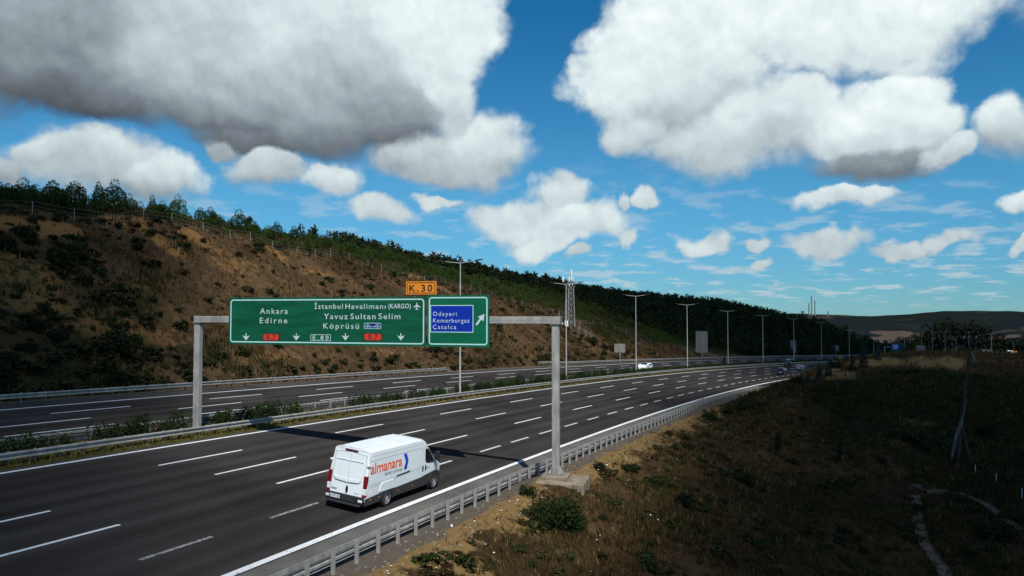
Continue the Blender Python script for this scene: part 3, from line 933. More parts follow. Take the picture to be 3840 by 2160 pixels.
def shade_cloud(s, d, rs, rd, thick, alt, seed, turn=0.0):
    c0 = Vector(RP(s, d)); k = (alt - c0.z)
    c = c0 + Vector((-SUN_TRAVEL.x / -SUN_TRAVEL.z, -SUN_TRAVEL.y / -SUN_TRAVEL.z, 1.0)) * k
    h = heading(s) + turn
    fx = Vector((math.sin(h), math.cos(h), 0)); fy = Vector((-math.cos(h), math.sin(h), 0))
    NR, NA = 26, 72
    V, Fc = [], []
    for side in (1, -1):
        for i in range(NR):
            r = i / (NR - 1)
            for j in range(NA):
                a = 2 * PI * j / NA
                ed = 1 + .30 * float(fbm(np.array([3 * math.cos(a) + seed]), np.array([3 * math.sin(a)]), seed, 4)[0]) * 2
                lump = 1 + .5 * float(fbm(np.array([r * 4 * math.cos(a) + seed]), np.array([r * 4 * math.sin(a)]), seed + 5, 4)[0]) * 2
                z = thick * (1 - r * r) ** 1.3 * lump * (1.0 if side > 0 else .35)
                p = fx * (rs * r * ed * math.cos(a)) + fy * (rd * r * ed * math.sin(a))
                V.append((p.x, p.y, side * z))
    for sd in (0, 1):
        o = sd * NR * NA
        for i in range(NR - 1):
            for j in range(NA):
                q = (o + i * NA + j, o + (i + 1) * NA + j, o + (i + 1) * NA + (j + 1) % NA, o + i * NA + (j + 1) % NA)
                Fc.append(q if sd == 0 else q[::-1])
    me = bpy.data.meshes.new('shade_cloud'); me.from_pydata(V, [], Fc)
    bm = bmesh.new(); bm.from_mesh(me); bmesh.ops.remove_doubles(bm, verts=bm.verts, dist=.02); bmesh.ops.recalc_face_normals(bm, faces=bm.faces); bm.to_mesh(me); bm.free()
    me.materials.append(M_SHADE_CLOUD)
    o = link('shade_cloud', me, None, tuple(c)); o['kind'] = 'structure'
    return o


shade_cloud(48, -77, 150, 66, 46, 330, 3)
shade_cloud(368, 10, 225, 230, 52, 420, 8)
shade_cloud(-67, 36, 80, 92, 60, 360, 14, .2)
shade_cloud(-8, 62, 62, 54, 52, 430, 21)

# ------------------------------------------------------------------ carriageways
def ribbon(name, sa, offs, m, dz=0.0, kind='structure', parent=None, wob=0.0):
    sa = np.asarray(sa, float); k = len(offs)
    v, uv = [], []
    for j, d in enumerate(offs):
        dd = d(sa) if callable(d) else d + 0 * sa
        v.append(RP(sa, dd, dz)); uv.append(np.stack([sa, dd], -1))
    v = np.stack(v, 1).reshape(-1, 3); uv = np.stack(uv, 1).reshape(-1, 2)
    f = grid_faces(len(sa), k, True)
    me = mesh_np(name, v, f, m, True)
    ul = me.uv_layers.new(name='road')
    li = np.empty(len(me.loops), np.int32); me.loops.foreach_get('vertex_index', li)
    ul.data.foreach_set('uv', uv[li].astype(np.float32).ravel())
    o = link(name, me, parent)
    if kind: o['kind'] = kind
    return o


SA = np.concatenate([np.arange(-86, 140, 2.0), np.arange(140, 650, 5.0)])
road = ribbon('road', SA, [-20.6, -10, .62], M_ASPHALT)
road2 = ribbon('road', SA, [4.55, 12, 19.0], M_ASPHALT)
MSD = [.55, 1.0, 1.7, 2.6, 3.5, 4.2, 4.6]
mv = []
for j, d in enumerate(MSD):
    b = RP(SA, d, [-.02, .02, .10, .14, .10, .04, -.02][j])
    b[:, 2] += (fbm(SA / 2, SA * 0 + j, 5) * .12) * (0 < j < 6)
    mv.append(b)
mc = np.zeros((len(SA), len(MSD), 3)); mc[:, :, 1] = .55 + fbm(np.repeat(SA[:, None], 7, 1) / 4, np.repeat(np.array(MSD)[None], len(SA), 0), 8) * 1.2
mc[:, 0, 0] = 1; mc[:, -1, 0] = 1
me = mesh_np('median_strip', np.stack(mv, 1).reshape(-1, 3), grid_faces(len(SA), len(MSD), True), M_MEDIAN, True, mc.reshape(-1, 3))
tag(link('median_strip', me), kind='structure')

# gravel lay-by strip where the right-hand rail ends
lay = [at(2790, 1475, 1)]
def line_strip(name, sa, d, w, m, parent, dz=.006):
    sa = np.asarray(sa, float)
    v = np.stack([RP(sa, d + w / 2, dz), RP(sa, d - w / 2, dz)], 1).reshape(-1, 3)
    o = link(name, mesh_np(name, v, grid_faces(len(sa), 2, True), m, False), parent)
    return o


M_SHOULDER = mat('pale_shoulder_asphalt', (.115, .110, .102), .9, var=.22, scale=.5, bump=.2, bscale=12, spec=0)
M_SHOULDER2 = mat('dusty_shoulder_asphalt', (.060, .056, .051), .9, var=.3, scale=.4, spec=0)
ribbon('shoulder_strip', SA[:110], [-20.55, -18.85], M_SHOULDER, .004, None, road)
ribbon('shoulder_strip', SA, [17.3, 18.95], M_SHOULDER2, .004, None, road2)
ribbon('shoulder_strip', SA, [.22, .60], M_SHOULDER2, .004, None, road)
FULL = np.concatenate([np.arange(-70, 140, 2.0), np.arange(140, 600, 5.0)])
for par, d, w in ((road, 0.0, .24), (road, -18.58, .34), (road2, 16.81, .22), (road2, 5.08, .20)):
    line_strip('edge_line', FULL, d, w, M_PAINT, par)


def dashes(par, d, starts, ln, w, m0, worn=()):
    for s0 in starts:
        n = max(3, int(ln / 1.5) + 1)
        m = m0
        if worn and worn[0] <= s0 <= worn[1]:
            m = M_PAINT_WORN
        line_strip('lane_marking', np.linspace(s0, s0 + ln, n), d, w, m, par)


M_TAR = mat('tar_seam', (.010, .009, .009), .8, spec=.1)
for d, s0, s1 in ((-5.6, -40, 70), (-9.2, -12, 110), (-12.9, -45, 30), (-16.9, 8, 95), (-1.9, 0, 120)):
    line_strip('tar_seam', np.arange(s0, s1, 2.0), d, .045, M_TAR, road, .003)
PER = 16.3
dashes(road, -3.64, [-1.9 + PER * k for k in range(-3, 26)], 6.5, .17, M_PAINT)
dashes(road, -7.28, [-1.2 + PER * k for k in range(-3, 26)], 6.8, .17, M_PAINT)
dashes(road, -10.96, [-.3 + 16.4 * k for k in range(-3, 26)], 6.6, .18, M_PAINT)
dashes(road, -14.95, [-19.3, -12.4, -5.3, 9.2, 17.3, 23.0, 29.2] + [35.7 + 6.95 * k for k in range(0, 30)], 3.6, .20, M_PAINT_MID, (-30, 0))
dashes(road2, 13.84, [3.3 + 14.8 * k for k in range(-4, 26)], 6.6, .16, M_PAINT)
dashes(road2, 10.96, [-2.6 + 14.75 * k for k in range(-3, 26)], 7.0, .16, M_PAINT)
dashes(road2, 8.14, [-3.6 + 15.2 * k for k in range(-3, 26)], 8.0, .16, M_PAINT)

# ------------------------------------------------------------------ crash barriers
def sweep(name, prof, sa, d0, m, parent, dfn=None, smooth=False):
    """prof: closed (across, up) outline carried along the road"""
    sa = np.asarray(sa, float); k = len(prof)
    rows = []
    for (a, h) in prof:
        d = d0 + a + (dfn(sa) if dfn is not None else 0 * sa)
        p = RP(sa, d); p[:, 2] += h
        rows.append(p)
    v = np.stack(rows, 1).reshape(-1, 3)
    n = len(sa)
    f = []
    for i in range(n - 1):
        for j in range(k):
            f.append((i * k + j, i * k + (j + 1) % k, (i + 1) * k + (j + 1) % k, (i + 1) * k + j))
    me = bpy.data.meshes.new(name)
    me.from_pydata([tuple(p) for p in v], [], f + [tuple(range(k)), tuple(range((n - 1) * k, n * k))[::-1]])
    bm = bmesh.new(); bm.from_mesh(me); bmesh.ops.recalc_face_normals(bm, faces=bm.faces); bm.to_mesh(me); bm.free()
    me.materials.append(m)
    return link(name, me, parent)


def wbeam(sgn, lo, hi):
    """two ridges with a groove between, thin plate; sgn = side the ridges face"""
    h = hi - lo
    o = [(.02, 0), (.13, .08), (.13, .24), (.0, .36), (.0, .64), (.13, .76), (.13, .92), (.02, 1)]
    out = [(sgn * a, lo + b * h) for a, b in o]
    back = [(sgn * (a - .012), lo + b * h) for a, b in o][::-1]
    return out + back


def post_mesh(name, h, wide=.12, deep=.10):
    mb = MB()   # an open C section: web and two flanges
    t = .014
    mb.box((-wide / 2, -deep / 2, -.35), (wide / 2, -deep / 2 + t, h))
    mb.box((-wide / 2, -deep / 2 + t, -.35), (-wide / 2 + t, deep / 2, h))
    mb.box((wide / 2 - t, -deep / 2 + t, -.35), (wide / 2, deep / 2, h))
    return mb.mesh(name, M_GALV)


def barrier(label, d, side, post_d, sA, sB, step, ph, near_end, lo, hi, dfn=None, upper=None, post_h=.72, wide=.12):
    o = thing('crash_barrier', label, 'crash barrier', tuple(RP(sA, d)), 0)
    inv = Matrix.Translation(-o.location)
    sa = np.concatenate([np.arange(sA, min(sB, 150), 2.0), np.arange(max(sA, 150), sB, 5.0)]) if sB > 150 else np.arange(sA, sB + .1, 2.0)
    parts = [sweep('rail_beam', wbeam(side, lo, hi), sa, d, M_GALV, None, dfn)]
    if upper:
        parts.append(sweep('top_rail', [(a * side, z) for a, z in upper], sa, d, M_GALV, None, dfn))
    pm = post_mesh('post', post_h, wide)
    far = MB()
    for k in range(int((sB - sA) / step) + 1):
        s = sA + ph + k * step
        if s > sB: break
        dd = d + post_d + (float(dfn(np.array(s))) if dfn is not None else 0)
        q = RP(s, dd)
        if s < near_end:
            p = link('post', pm, None, tuple(q), (0, 0, -heading(s) + (0 if side > 0 else PI)))
            parts.append(p)
        else:
            far.cbox((q[0], q[1], q[2] + post_h / 2 - .15), (.10, .10, post_h + .3))
    if far.v:
        p = far.obj('post_row', M_GALV_DK); p['kind'] = 'stuff'; parts.append(p)
    for p in parts:
        p.parent = o
        p.matrix_parent_inverse = inv
    return o


UP = [(0, .80), (.07, .80), (.07, .90), (0, .90)]
RRF = lambda s: .9 * sstep(52, 80, np.asarray(s, float))
barrier('steel crash barrier on close posts along the near right road edge by the concrete footing', -21.25, 1, -.17, -24, 79, 1.57, .9, 90, .22, .56, RRF, [(0, .64), (.075, .66), (.075, .80), (0, .82)], .86, .15)
barrier('steel crash barrier on the near side of the median, in front of the oleanders', 1.15, -1, .14, -40, 600, 1.41, .3, 95, .36, .74, None, None, .74)
barrier('steel crash barrier on the far side of the median, behind the oleanders', 4.75, 1, -.13, -40, 420, 2.2, .3, 75, .36, .74, None, None, .74)
barrier('long steel crash barrier at the foot of the brown hillside, on the left', 19.25, -1, .14, -60, 71, 1.95, .2, 80, .34, .72, None, None, .74)
FLR = lambda s: 1.7 * (1 - sstep(108, 124, np.asarray(s, float))) * 1.0
barrier('second steel crash barrier at the hillside foot, its flared end by the small sign', 19.4, -1, .14, 108, 620, 2.0, .2, 150, .34, .72, FLR, None, .74)

# ------------------------------------------------------------------ sign gantry
GL = np.array([-22.52, 51.45]); GR = np.array([2.74, 44.95])
E1 = Vector((GR[0] - GL[0], GR[1] - GL[1], 0)); GLEN = E1.length; E1.normalize()
GN = Vector((E1.y, -E1.x, 0)).normalized()               # towards the camera
GM = Matrix(((E1.x, GN.x, 0, GL[0]), (E1.y, GN.y, 0, GL[1]), (0, 0, 1, 0), (0, 0, 0, 1)))   # (along, out, up) to world


def g_at(u, v, out=0.0):
    """(along, up) on the gantry plane shifted 'out' towards the camera"""
    P0 = Vector((GL[0], GL[1], 0)) + GN * out
    r = Vector(((u - CX_PX) / F_PX, 1, (YH_PX - v) / F_PX))
    t = (P0.x * GN.x + P0.y * GN.y) / (r.x * GN.x + r.y * GN.y)
    p = Vector((0, 0, CAM_Z)) + r * t
    return (p - P0).dot(E1), p.z


zr = float(z_at(1772, 44.95))
zl = float(elev(6.3, 2.2))
gan = thing('sign_gantry', 'grey steel gantry of two box posts and a beam spanning the near carriageway', 'gantry', (GL[0], GL[1], zl))
g_inv = Matrix.Translation(-Vector(gan.location))


def gpart(name, mb, m, parent=None, **k):
    """local (along, out, up) to world, hung on the gantry"""
    mb.v = [tuple(GM @ Vector(p) - Vector(gan.location)) for p in mb.v]
    return mb.obj(name, m, parent or gan, **k)


BZ = 7.86; BH = .46
for a, zb in ((0.0, zl - .3), (GLEN, zr)):
    mb = MB()
    mb.cbox((a, 0, (zb + BZ) / 2), (.46, .42, BZ - zb))
    p = gpart('post', mb, M_GALV, bevel=.03)
    if a > 1:
        pl_ = MB().cbox((a, 0, zb + .03), (1.05, .95, .06)); gpart('base_plate', pl_, M_GALV_DK, p)
        for (x, y, sx, sy) in ((-.14, .26, .02, .30), (.14, .26, .02, .30), (-.14, -.26, .02, .30), (.14, -.26, .02, .30), (.29, .1, .22, .02), (.29, -.1, .22, .02), (-.29, .1, .22, .02), (-.29, -.1, .22, .02)):
            g = MB()
            if sx < sy:
                sg = 1 if y > 0 else -1
                g.prism([(sg * .211, .06), (sg * .44, .06), (sg * .40, .20), (sg * .211, .52)], lambda aa, bb, t, x=x: (a + x + t, aa, zb + bb), -.012, .012)
            else:
                sg = 1 if x > 0 else -1
                g.prism([(sg * .231, .06), (sg * .46, .06), (sg * .42, .20), (sg * .231, .52)], lambda aa, bb, t, y=y: (a + aa, y + t, zb + bb), -.012, .012)
            gpart('gusset', g, M_GALV, p)
        bt = MB()
        for (x, y) in ((-.43, -.38), (.43, -.38), (-.43, .38), (.43, .38), (0, .40), (0, -.40)):
            bt.tube((a + x, y, zb + .06), (a + x, y, zb + .16), .03, n=6)
        gpart('anchor_bolts', bt, M_GALV_DK, p)
    gpart('flange', MB().cbox((a, 0, BZ + .012), (.62, .56, .05)), M_GALV_DK, p)
aL = g_at(736, 1205)[0]; aR = g_at(2104, 1200)[0]
bm_ = MB().cbox(((aL + aR) / 2, 0, BZ + .04 + BH / 2), (aR - aL, .44, BH))
beam = gpart('beam', bm_, M_GALV, bevel=.025)
gpart('beam_seam', MB().box((aL + .02, .2215, BZ + .04 + BH * .40), (aR - .02, .227, BZ + .04 + BH * .43)), M_GALV_DK, beam)
for a in (aL - .012, aR + .012):
    gpart('end_plate', MB().cbox((a, 0, BZ + .04 + BH / 2), (.024, .52, BH + .07)), M_GALV_DK, beam)

# concrete footing of the right post
ft = MB()
o_ = Vector((GR[0], GR[1], 0))
ft_top = zr - .22
fm = Matrix(((E1.x, GN.x, 0, GR[0]), (E1.y, GN.y, 0, GR[1]), (0, 0, 1, 0), (0, 0, 0, 1)))
foot = thing('gantry_footing', 'concrete block footing with a raised plinth under the right gantry post', 'footing', (GR[0], GR[1], ft_top - 1.2))
fi = Matrix.Translation(-Vector(foot.location))
MB().box((-1.0, -1.1, ft_top - 3.6), (1.95, 1.5, ft_top), fi @ fm).obj('block', M_CONC, foot, bevel=.05)
MB().box((-.80, -.68, ft_top), (.82, .74, zr), fi @ fm).obj('plinth', M_CONC, foot, bevel=.03)


# ------------------------------------------------------------------ lettering
def text_poly(s, space=1.0, offset=0.0, shear=0.0):
    cu = bpy.data.curves.new('t', 'FONT')
    cu.body = s; cu.size = 1.0; cu.space_character = space; cu.offset = offset; cu.resolution_u = 3; cu.shear = shear
    o = bpy.data.objects.new('t', cu); COL.objects.link(o)
    dg = bpy.context.evaluated_depsgraph_get()
    me = bpy.data.meshes.new_from_object(o.evaluated_get(dg))
    v = [(p.co.x, p.co.y) for p in me.vertices]; f = [tuple(q.vertices) for q in me.polygons]
    bpy.data.objects.remove(o); bpy.data.curves.remove(cu); bpy.data.meshes.remove(me)
    return v, f


def flat(name, v, f, fn, m, parent, depth=0.0):
    me = bpy.data.meshes.new(name)
    me.from_pydata([fn(a, b) for a, b in v], [], f); me.materials.append(m)
    return link(name, me, parent)


def cap_box(s):
    v, f = text_poly('H')
    return max(b for a, b in v)


CAPH = cap_box('H')


def fit_text(name, s, x0, x1, ybase, ycap, fn, m, parent, space=1.0, offset=.012):
    """text stretched between x0 and x1, its capitals between ybase and ycap"""
    v, f = text_poly(s, space, offset)
    xs = [a for a, b in v]; lo, hi = min(xs), max(xs)
    k = (ycap - ybase) / CAPH
    v = [(x0 + (a - lo) / (hi - lo) * (x1 - x0), ybase + b * k) for a, b in v]
    return flat(name, v, f, fn, m, parent)


def rrect(x0, y0, x1, y1, r, n=5):
    out = []
    for cx, cy, a0 in ((x1 - r, y1 - r, 0), (x0 + r, y1 - r, 90), (x0 + r, y0 + r, 180), (x1 - r, y0 + r, 270)):
        for i in range(n + 1):
            t = math.radians(a0 + 90 * i / n)
            out.append((cx + r * math.cos(t), cy + r * math.sin(t)))
    return out


def ring(x0, y0, x1, y1, r, w):
    a = rrect(x0, y0, x1, y1, r); b = rrect(x0 + w, y0 + w, x1 - w, y1 - w, max(r - w, .005))
    n = len(a)
    return a + b, [(i, (i + 1) % n, n + (i + 1) % n, n + i) for i in range(n)]


SOUT = .34                                                # face of the panels, in front of the beam


class Board:
    def __init__(s, name, label, cat, u0, u1, z0, z1, m, out=SOUT, th=.07):
        s.a0, s.a1, s.z0, s.z1 = g_at(u0, 1200, out)[0], g_at(u1, 1200, out)[0], z0, z1
        s.out = out
        base = GM @ Vector(((s.a0 + s.a1) / 2, out, z0))
        s.base = base
        s.o = thing(name, label, cat, tuple(base))
        pn = MB().box((s.a0, out - th, z0), (s.a1, out, z1)); s.panel = s.put('panel', pn, m)

    def fn(s, lift):
        return lambda a, b: tuple(GM @ Vector((a, s.out + lift, b)) - s.base)

    def put(s, name, mb, m, parent=None, **k):
        mb.v = [tuple(GM @ Vector(p) - s.base) for p in mb.v]
        return mb.obj(name, m, parent or s.o, **k)

    def back(s, n):
        st = MB()
        for i in range(n):
            a = s.a0 + (s.a1 - s.a0) * (i + .5) / n
            st.box((a - .04, s.out - .14, s.z0 + .1), (a + .04, s.out - .072, s.z1 - .1))
        s.put('stiffeners', st, M_GALV_DK)

    def px(s, u, v):
        return g_at(u, v, s.out)

    def text(s, t, u0, u1, vcap, vbase, m, space=1.0, lift=.006, off=.012):
        a0, zb = s.px(u0, vbase); a1, zb2 = s.px(u1, vbase); zc = s.px((u0 + u1) / 2, vcap)[1]
        zb = s.px((u0 + u1) / 2, vbase)[1]
        return fit_text('lettering', t, a0, a1, zb, zc, s.fn(lift), m, s.o, space, off)

    def poly(s, name, pts, m, lift=.006, parent=None):
        return flat(name, pts, [tuple(range(len(pts)))], s.fn(lift), m, parent or s.o)

    def ring(s, name, x0, z0, x1, z1, r, w, m, lift=.006):
        v, f = ring(x0, z0, x1, z1, r, w)
        return flat(name, v, f, s.fn(lift), m, s.o)


def Z1(x, y):
    return 640 + x / 1.61, 1020 + y / 1.61


b1 = Board('road_sign', 'wide green overhead sign for Ankara, Edirne and the bridge, with lane arrows', 'road sign', 859, 1598, 6.40, 9.66, M_SIGN_G)
am = (b1.a0 + b1.a1) / 2
b1.back(8)
b1.put('panel_joint', MB().box((b1.px(1211, 1200)[0] - .012, SOUT, 6.41), (b1.px(1211, 1200)[0] + .012, SOUT + .002, 9.65)), M_INK, b1.panel)
b1.ring('border', b1.a0 + .13, 6.53, b1.a1 - .13, 9.53, .22, .085, M_SIGN_TEAL)


def T(b, t, x0, x1, yc, yb, m=None, sp=1.0, off=.012, lift=.006):
    u0, vc = Z1(x0, yc); u1, vb = Z1(x1, yb)
    return b.text(t, u0, u1, vc, vb, m or M_SIGN_W, sp, lift, off)


T(b1, 'Ankara', 540, 708, 219, 252, sp=1.25, off=.004)
T(b1, 'Edirne', 540, 706, 276, 309, sp=1.35, off=.004)
T(b1, '\u0130stanbul', 869, 1040, 192, 222, sp=1.2, off=.004)
T(b1, 'Havaliman\u0131', 1055, 1298, 192, 222, sp=1.2, off=.004)
T(b1, '(KARGO)', 1315, 1450, 192, 219, sp=1.1, off=.012)
T(b1, 'Yavuz', 926, 1070, 251, 284, sp=1.2, off=.004)
T(b1, 'Sultan', 1086, 1238, 251, 284, sp=1.2, off=.004)
T(b1, 'Selim', 1256, 1388, 251, 284, sp=1.2, off=.004)
T(b1, 'K\u00f6pr\u00fcs\u00fc', 923, 1138, 309, 342, sp=1.3, off=.004)


def plane_icon(b, x, y, h):
    u, v = Z1(x, y); a, z = b.px(u, v)
    hz_ = abs(b.px(*Z1(x, y - h / 2))[1] - z)
    half = [(0, 1), (.11, .86), (.13, .38), (.95, -.20), (.95, -.40), (.14, -.12), (.12, -.60), (.38, -.84), (.38, -1.0), (.06, -.88), (0, -.92)]
    pts = half + [(-p, q) for p, q in half[::-1][1:-1]]
    b.poly('aeroplane_symbol', [(a + p * hz_, z + q * hz_) for p, q in pts], M_SIGN_W)


plane_icon(b1, 1487, 206, 46)


def arrow(b, x, y, ang, sc, name='lane_arrow'):
    u, v = Z1(x, y); a, z = b.px(u, v)
    h = abs(b.px(*Z1(x, y - 21 * sc))[1] - z)
    P = [(-.16, 1.0), (.16, 1.0), (.16, .10), (1.20, .42), (0, -1.05), (-1.20, .42), (-.16, .10)]
    if name != 'lane_arrow':
        P = [(-.17, 1.15), (.17, 1.15), (.17, -.10), (.62, -.02), (0, -1.15), (-.62, -.02), (-.17, -.10)]
    c, s = math.cos(ang), math.sin(ang)
    b.poly(name, [(a + (p * c - q * s) * h, z + (p * s + q * c) * h) for p, q in P], M_SIGN_W)


for x in (458, 761, 1057, 1391):
    arrow(b1, x, 391, 0, 1.0)


def shield(b, x0, y0, x1, y1, txt):
    (a0, zt), (a1, zb) = b.px(*Z1(x0, y0)), b.px(*Z1(x1, y1))
    b.poly('shield_border', [(a0, zb), (a1, zb), (a1, zt), (a0, zt)], M_INK, .005)
    w = .05; mx, h = (a0 + a1) / 2, zt - zb
    pts = [(a0 + w, zb + w + .06), (a0 + .16, zb + w), (a1 - .16, zb + w), (a1 - w, zb + w + .06), (a1 - w, zt - w - .06), (a1 - .16, zt - w), (a0 + .16, zt - w), (a0 + w, zt - w - .06)]
    b.poly('route_shield', pts, M_SIGN_R, .009)
    cx = (x0 + x1) / 2
    T(b, txt, cx - 27, cx + 27, y0 + 9, y1 - 10, M_INK, 1.5, .03, .013)


shield(b1, 558, 369, 658, 416, '0.7')
shield(b1, 1168, 367, 1278, 416, '0.7')
(a0, zt), (a1, zb) = b1.px(*Z1(847, 376)), b1.px(*Z1(969, 416))
b1.ring('route_box', a0, zb, a1, zt, .03, .035, M_SIGN_TEAL)
T(b1, 'E.80', 860, 956, 384, 408, M_SIGN_W, 1.5, .012)
(a0, zt), (a1, zb) = b1.px(*Z1(1169, 307)), b1.px(*Z1(1271, 343))
b1.poly('bridge_plate', rrect(a0, zb, a1, zt, .04), M_SIGN_BD, .005)
b1.ring('bridge_plate_border', a0, zb, a1, zt, .05, .032, M_SIGN_TEAL, .008)
bw, bh = a1 - a0, zt - zb
br = []
deck = zb + bh * .32
def stroke(p, q, w=.028):
    d_ = Vector((q[0] - p[0], q[1] - p[1], 0)).normalized(); n_ = Vector((-d_.y, d_.x, 0)) * w / 2
    br.append([(p[0] + n_.x, p[1] + n_.y), (p[0] - n_.x, p[1] - n_.y), (q[0] - n_.x, q[1] - n_.y), (q[0] + n_.x, q[1] + n_.y)])
stroke((a0 + .08, deck), (a1 - .08, deck))
for fx in (.22, .78):
    stroke((a0 + bw * fx, zb + bh * .12), (a0 + bw * fx, zb + bh * .84))
pp = [(a0 + bw * (.22 + .56 * t), deck + bh * (.50 * (2 * t - 1) ** 2)) for t in [i / 8 for i in range(9)]]
for p_, q_ in zip(pp[:-1], pp[1:]): stroke(p_, q_)
stroke((a0 + bw * .06, deck), (a0 + bw * .22, zb + bh * .82)); stroke((a1 - bw * .06, deck), (a0 + bw * .78, zb + bh * .82))
vv, ff = [], []
for q in br:
    ff.append(tuple(range(len(vv), len(vv) + 4))); vv += q
flat('bridge_symbol', vv, ff, b1.fn(.011), M_SIGN_TEAL, b1.o)

b2 = Board('road_sign', 'smaller bright green exit sign with a blue panel reading Odayeri and a slanting arrow', 'road sign', 1603, 1834, 6.40, 9.74, M_SIGN_G2, SOUT + .012)
b2.back(3)
b2.ring('border', b2.a0 + .10, 6.53, b2.a1 - .10, 9.62, .20, .085, M_SIGN_TEAL)
(a0, zt), (a1, zb) = b2.px(*Z1(1568, 200)), b2.px(*Z1(1828, 366))
b2.poly('blue_panel', [(a0, zb), (a1, zb), (a1, zt), (a0, zt)], M_SIGN_B, .005)
b2.ring('blue_panel_border', a0, zb, a1, zt, .012, .05, M_SIGN_TEAL, .008)
T(b2, 'Odayeri', 1584, 1727, 240, 265, M_SIGN_W, 1.3, .002, .011)
T(b2, 'Kemerburgaz', 1585, 1805, 280, 305, M_SIGN_W, 1.2, .002, .011)
T(b2, '\u00c7atalca', 1584, 1725, 319, 344, M_SIGN_W, 1.3, .002, .011)
arrow(b2, 1870, 286, math.radians(180 - 38), 1.75, 'exit_arrow')

kz0 = b1.px(1578, 1104)[1]; kz1 = b1.px(1578, 1054.5)[1]
b3 = Board('exit_number_sign', 'small orange plate reading K.30 above the two green signs', 'road sign', 1522, 1636, 9.80, 9.80 + (kz1 - kz0), M_SIGN_O, SOUT - .02, .05)
b3.put('bracket', MB().box(((b3.a0 + b3.a1) / 2 - .5, SOUT - .14, 9.0), ((b3.a0 + b3.a1) / 2 - .4, SOUT - .086, 10.4)).box(((b3.a0 + b3.a1) / 2 + .4, SOUT - .14, 9.0), ((b3.a0 + b3.a1) / 2 + .5, SOUT - .086, 10.4)), M_GALV_DK)
b3.ring('border', b3.a0 + .07, b3.z0 + .07, b3.a1 - .07, b3.z1 - .07, .10, .045, M_INK)
T(b3, 'K.30', 1440, 1580, 78, 118, M_INK, 1.35, .02)

# ------------------------------------------------------------------ delivery van
def place(o, s, d, flip=False, scale=1.0, dz=0.0):
    """stand a thing on the sloping road, its x axis along the road"""
    t = heading(s)
    p = RP(s, d); q = RP(s + 1, d); r = RP(s, d + 1)
    fx = Vector(q - p).normalized()
    if flip: fx = -fx
    ly = Vector(r - p)
    if flip: ly = -ly
    up = fx.cross(ly).normalized(); ly = up.cross(fx)
    m = Matrix((fx, ly, up)).transposed().to_4x4()
    o.matrix_world = Matrix.Translation(Vector(p) + up * dz) @ m @ Matrix.Scale(scale, 4)


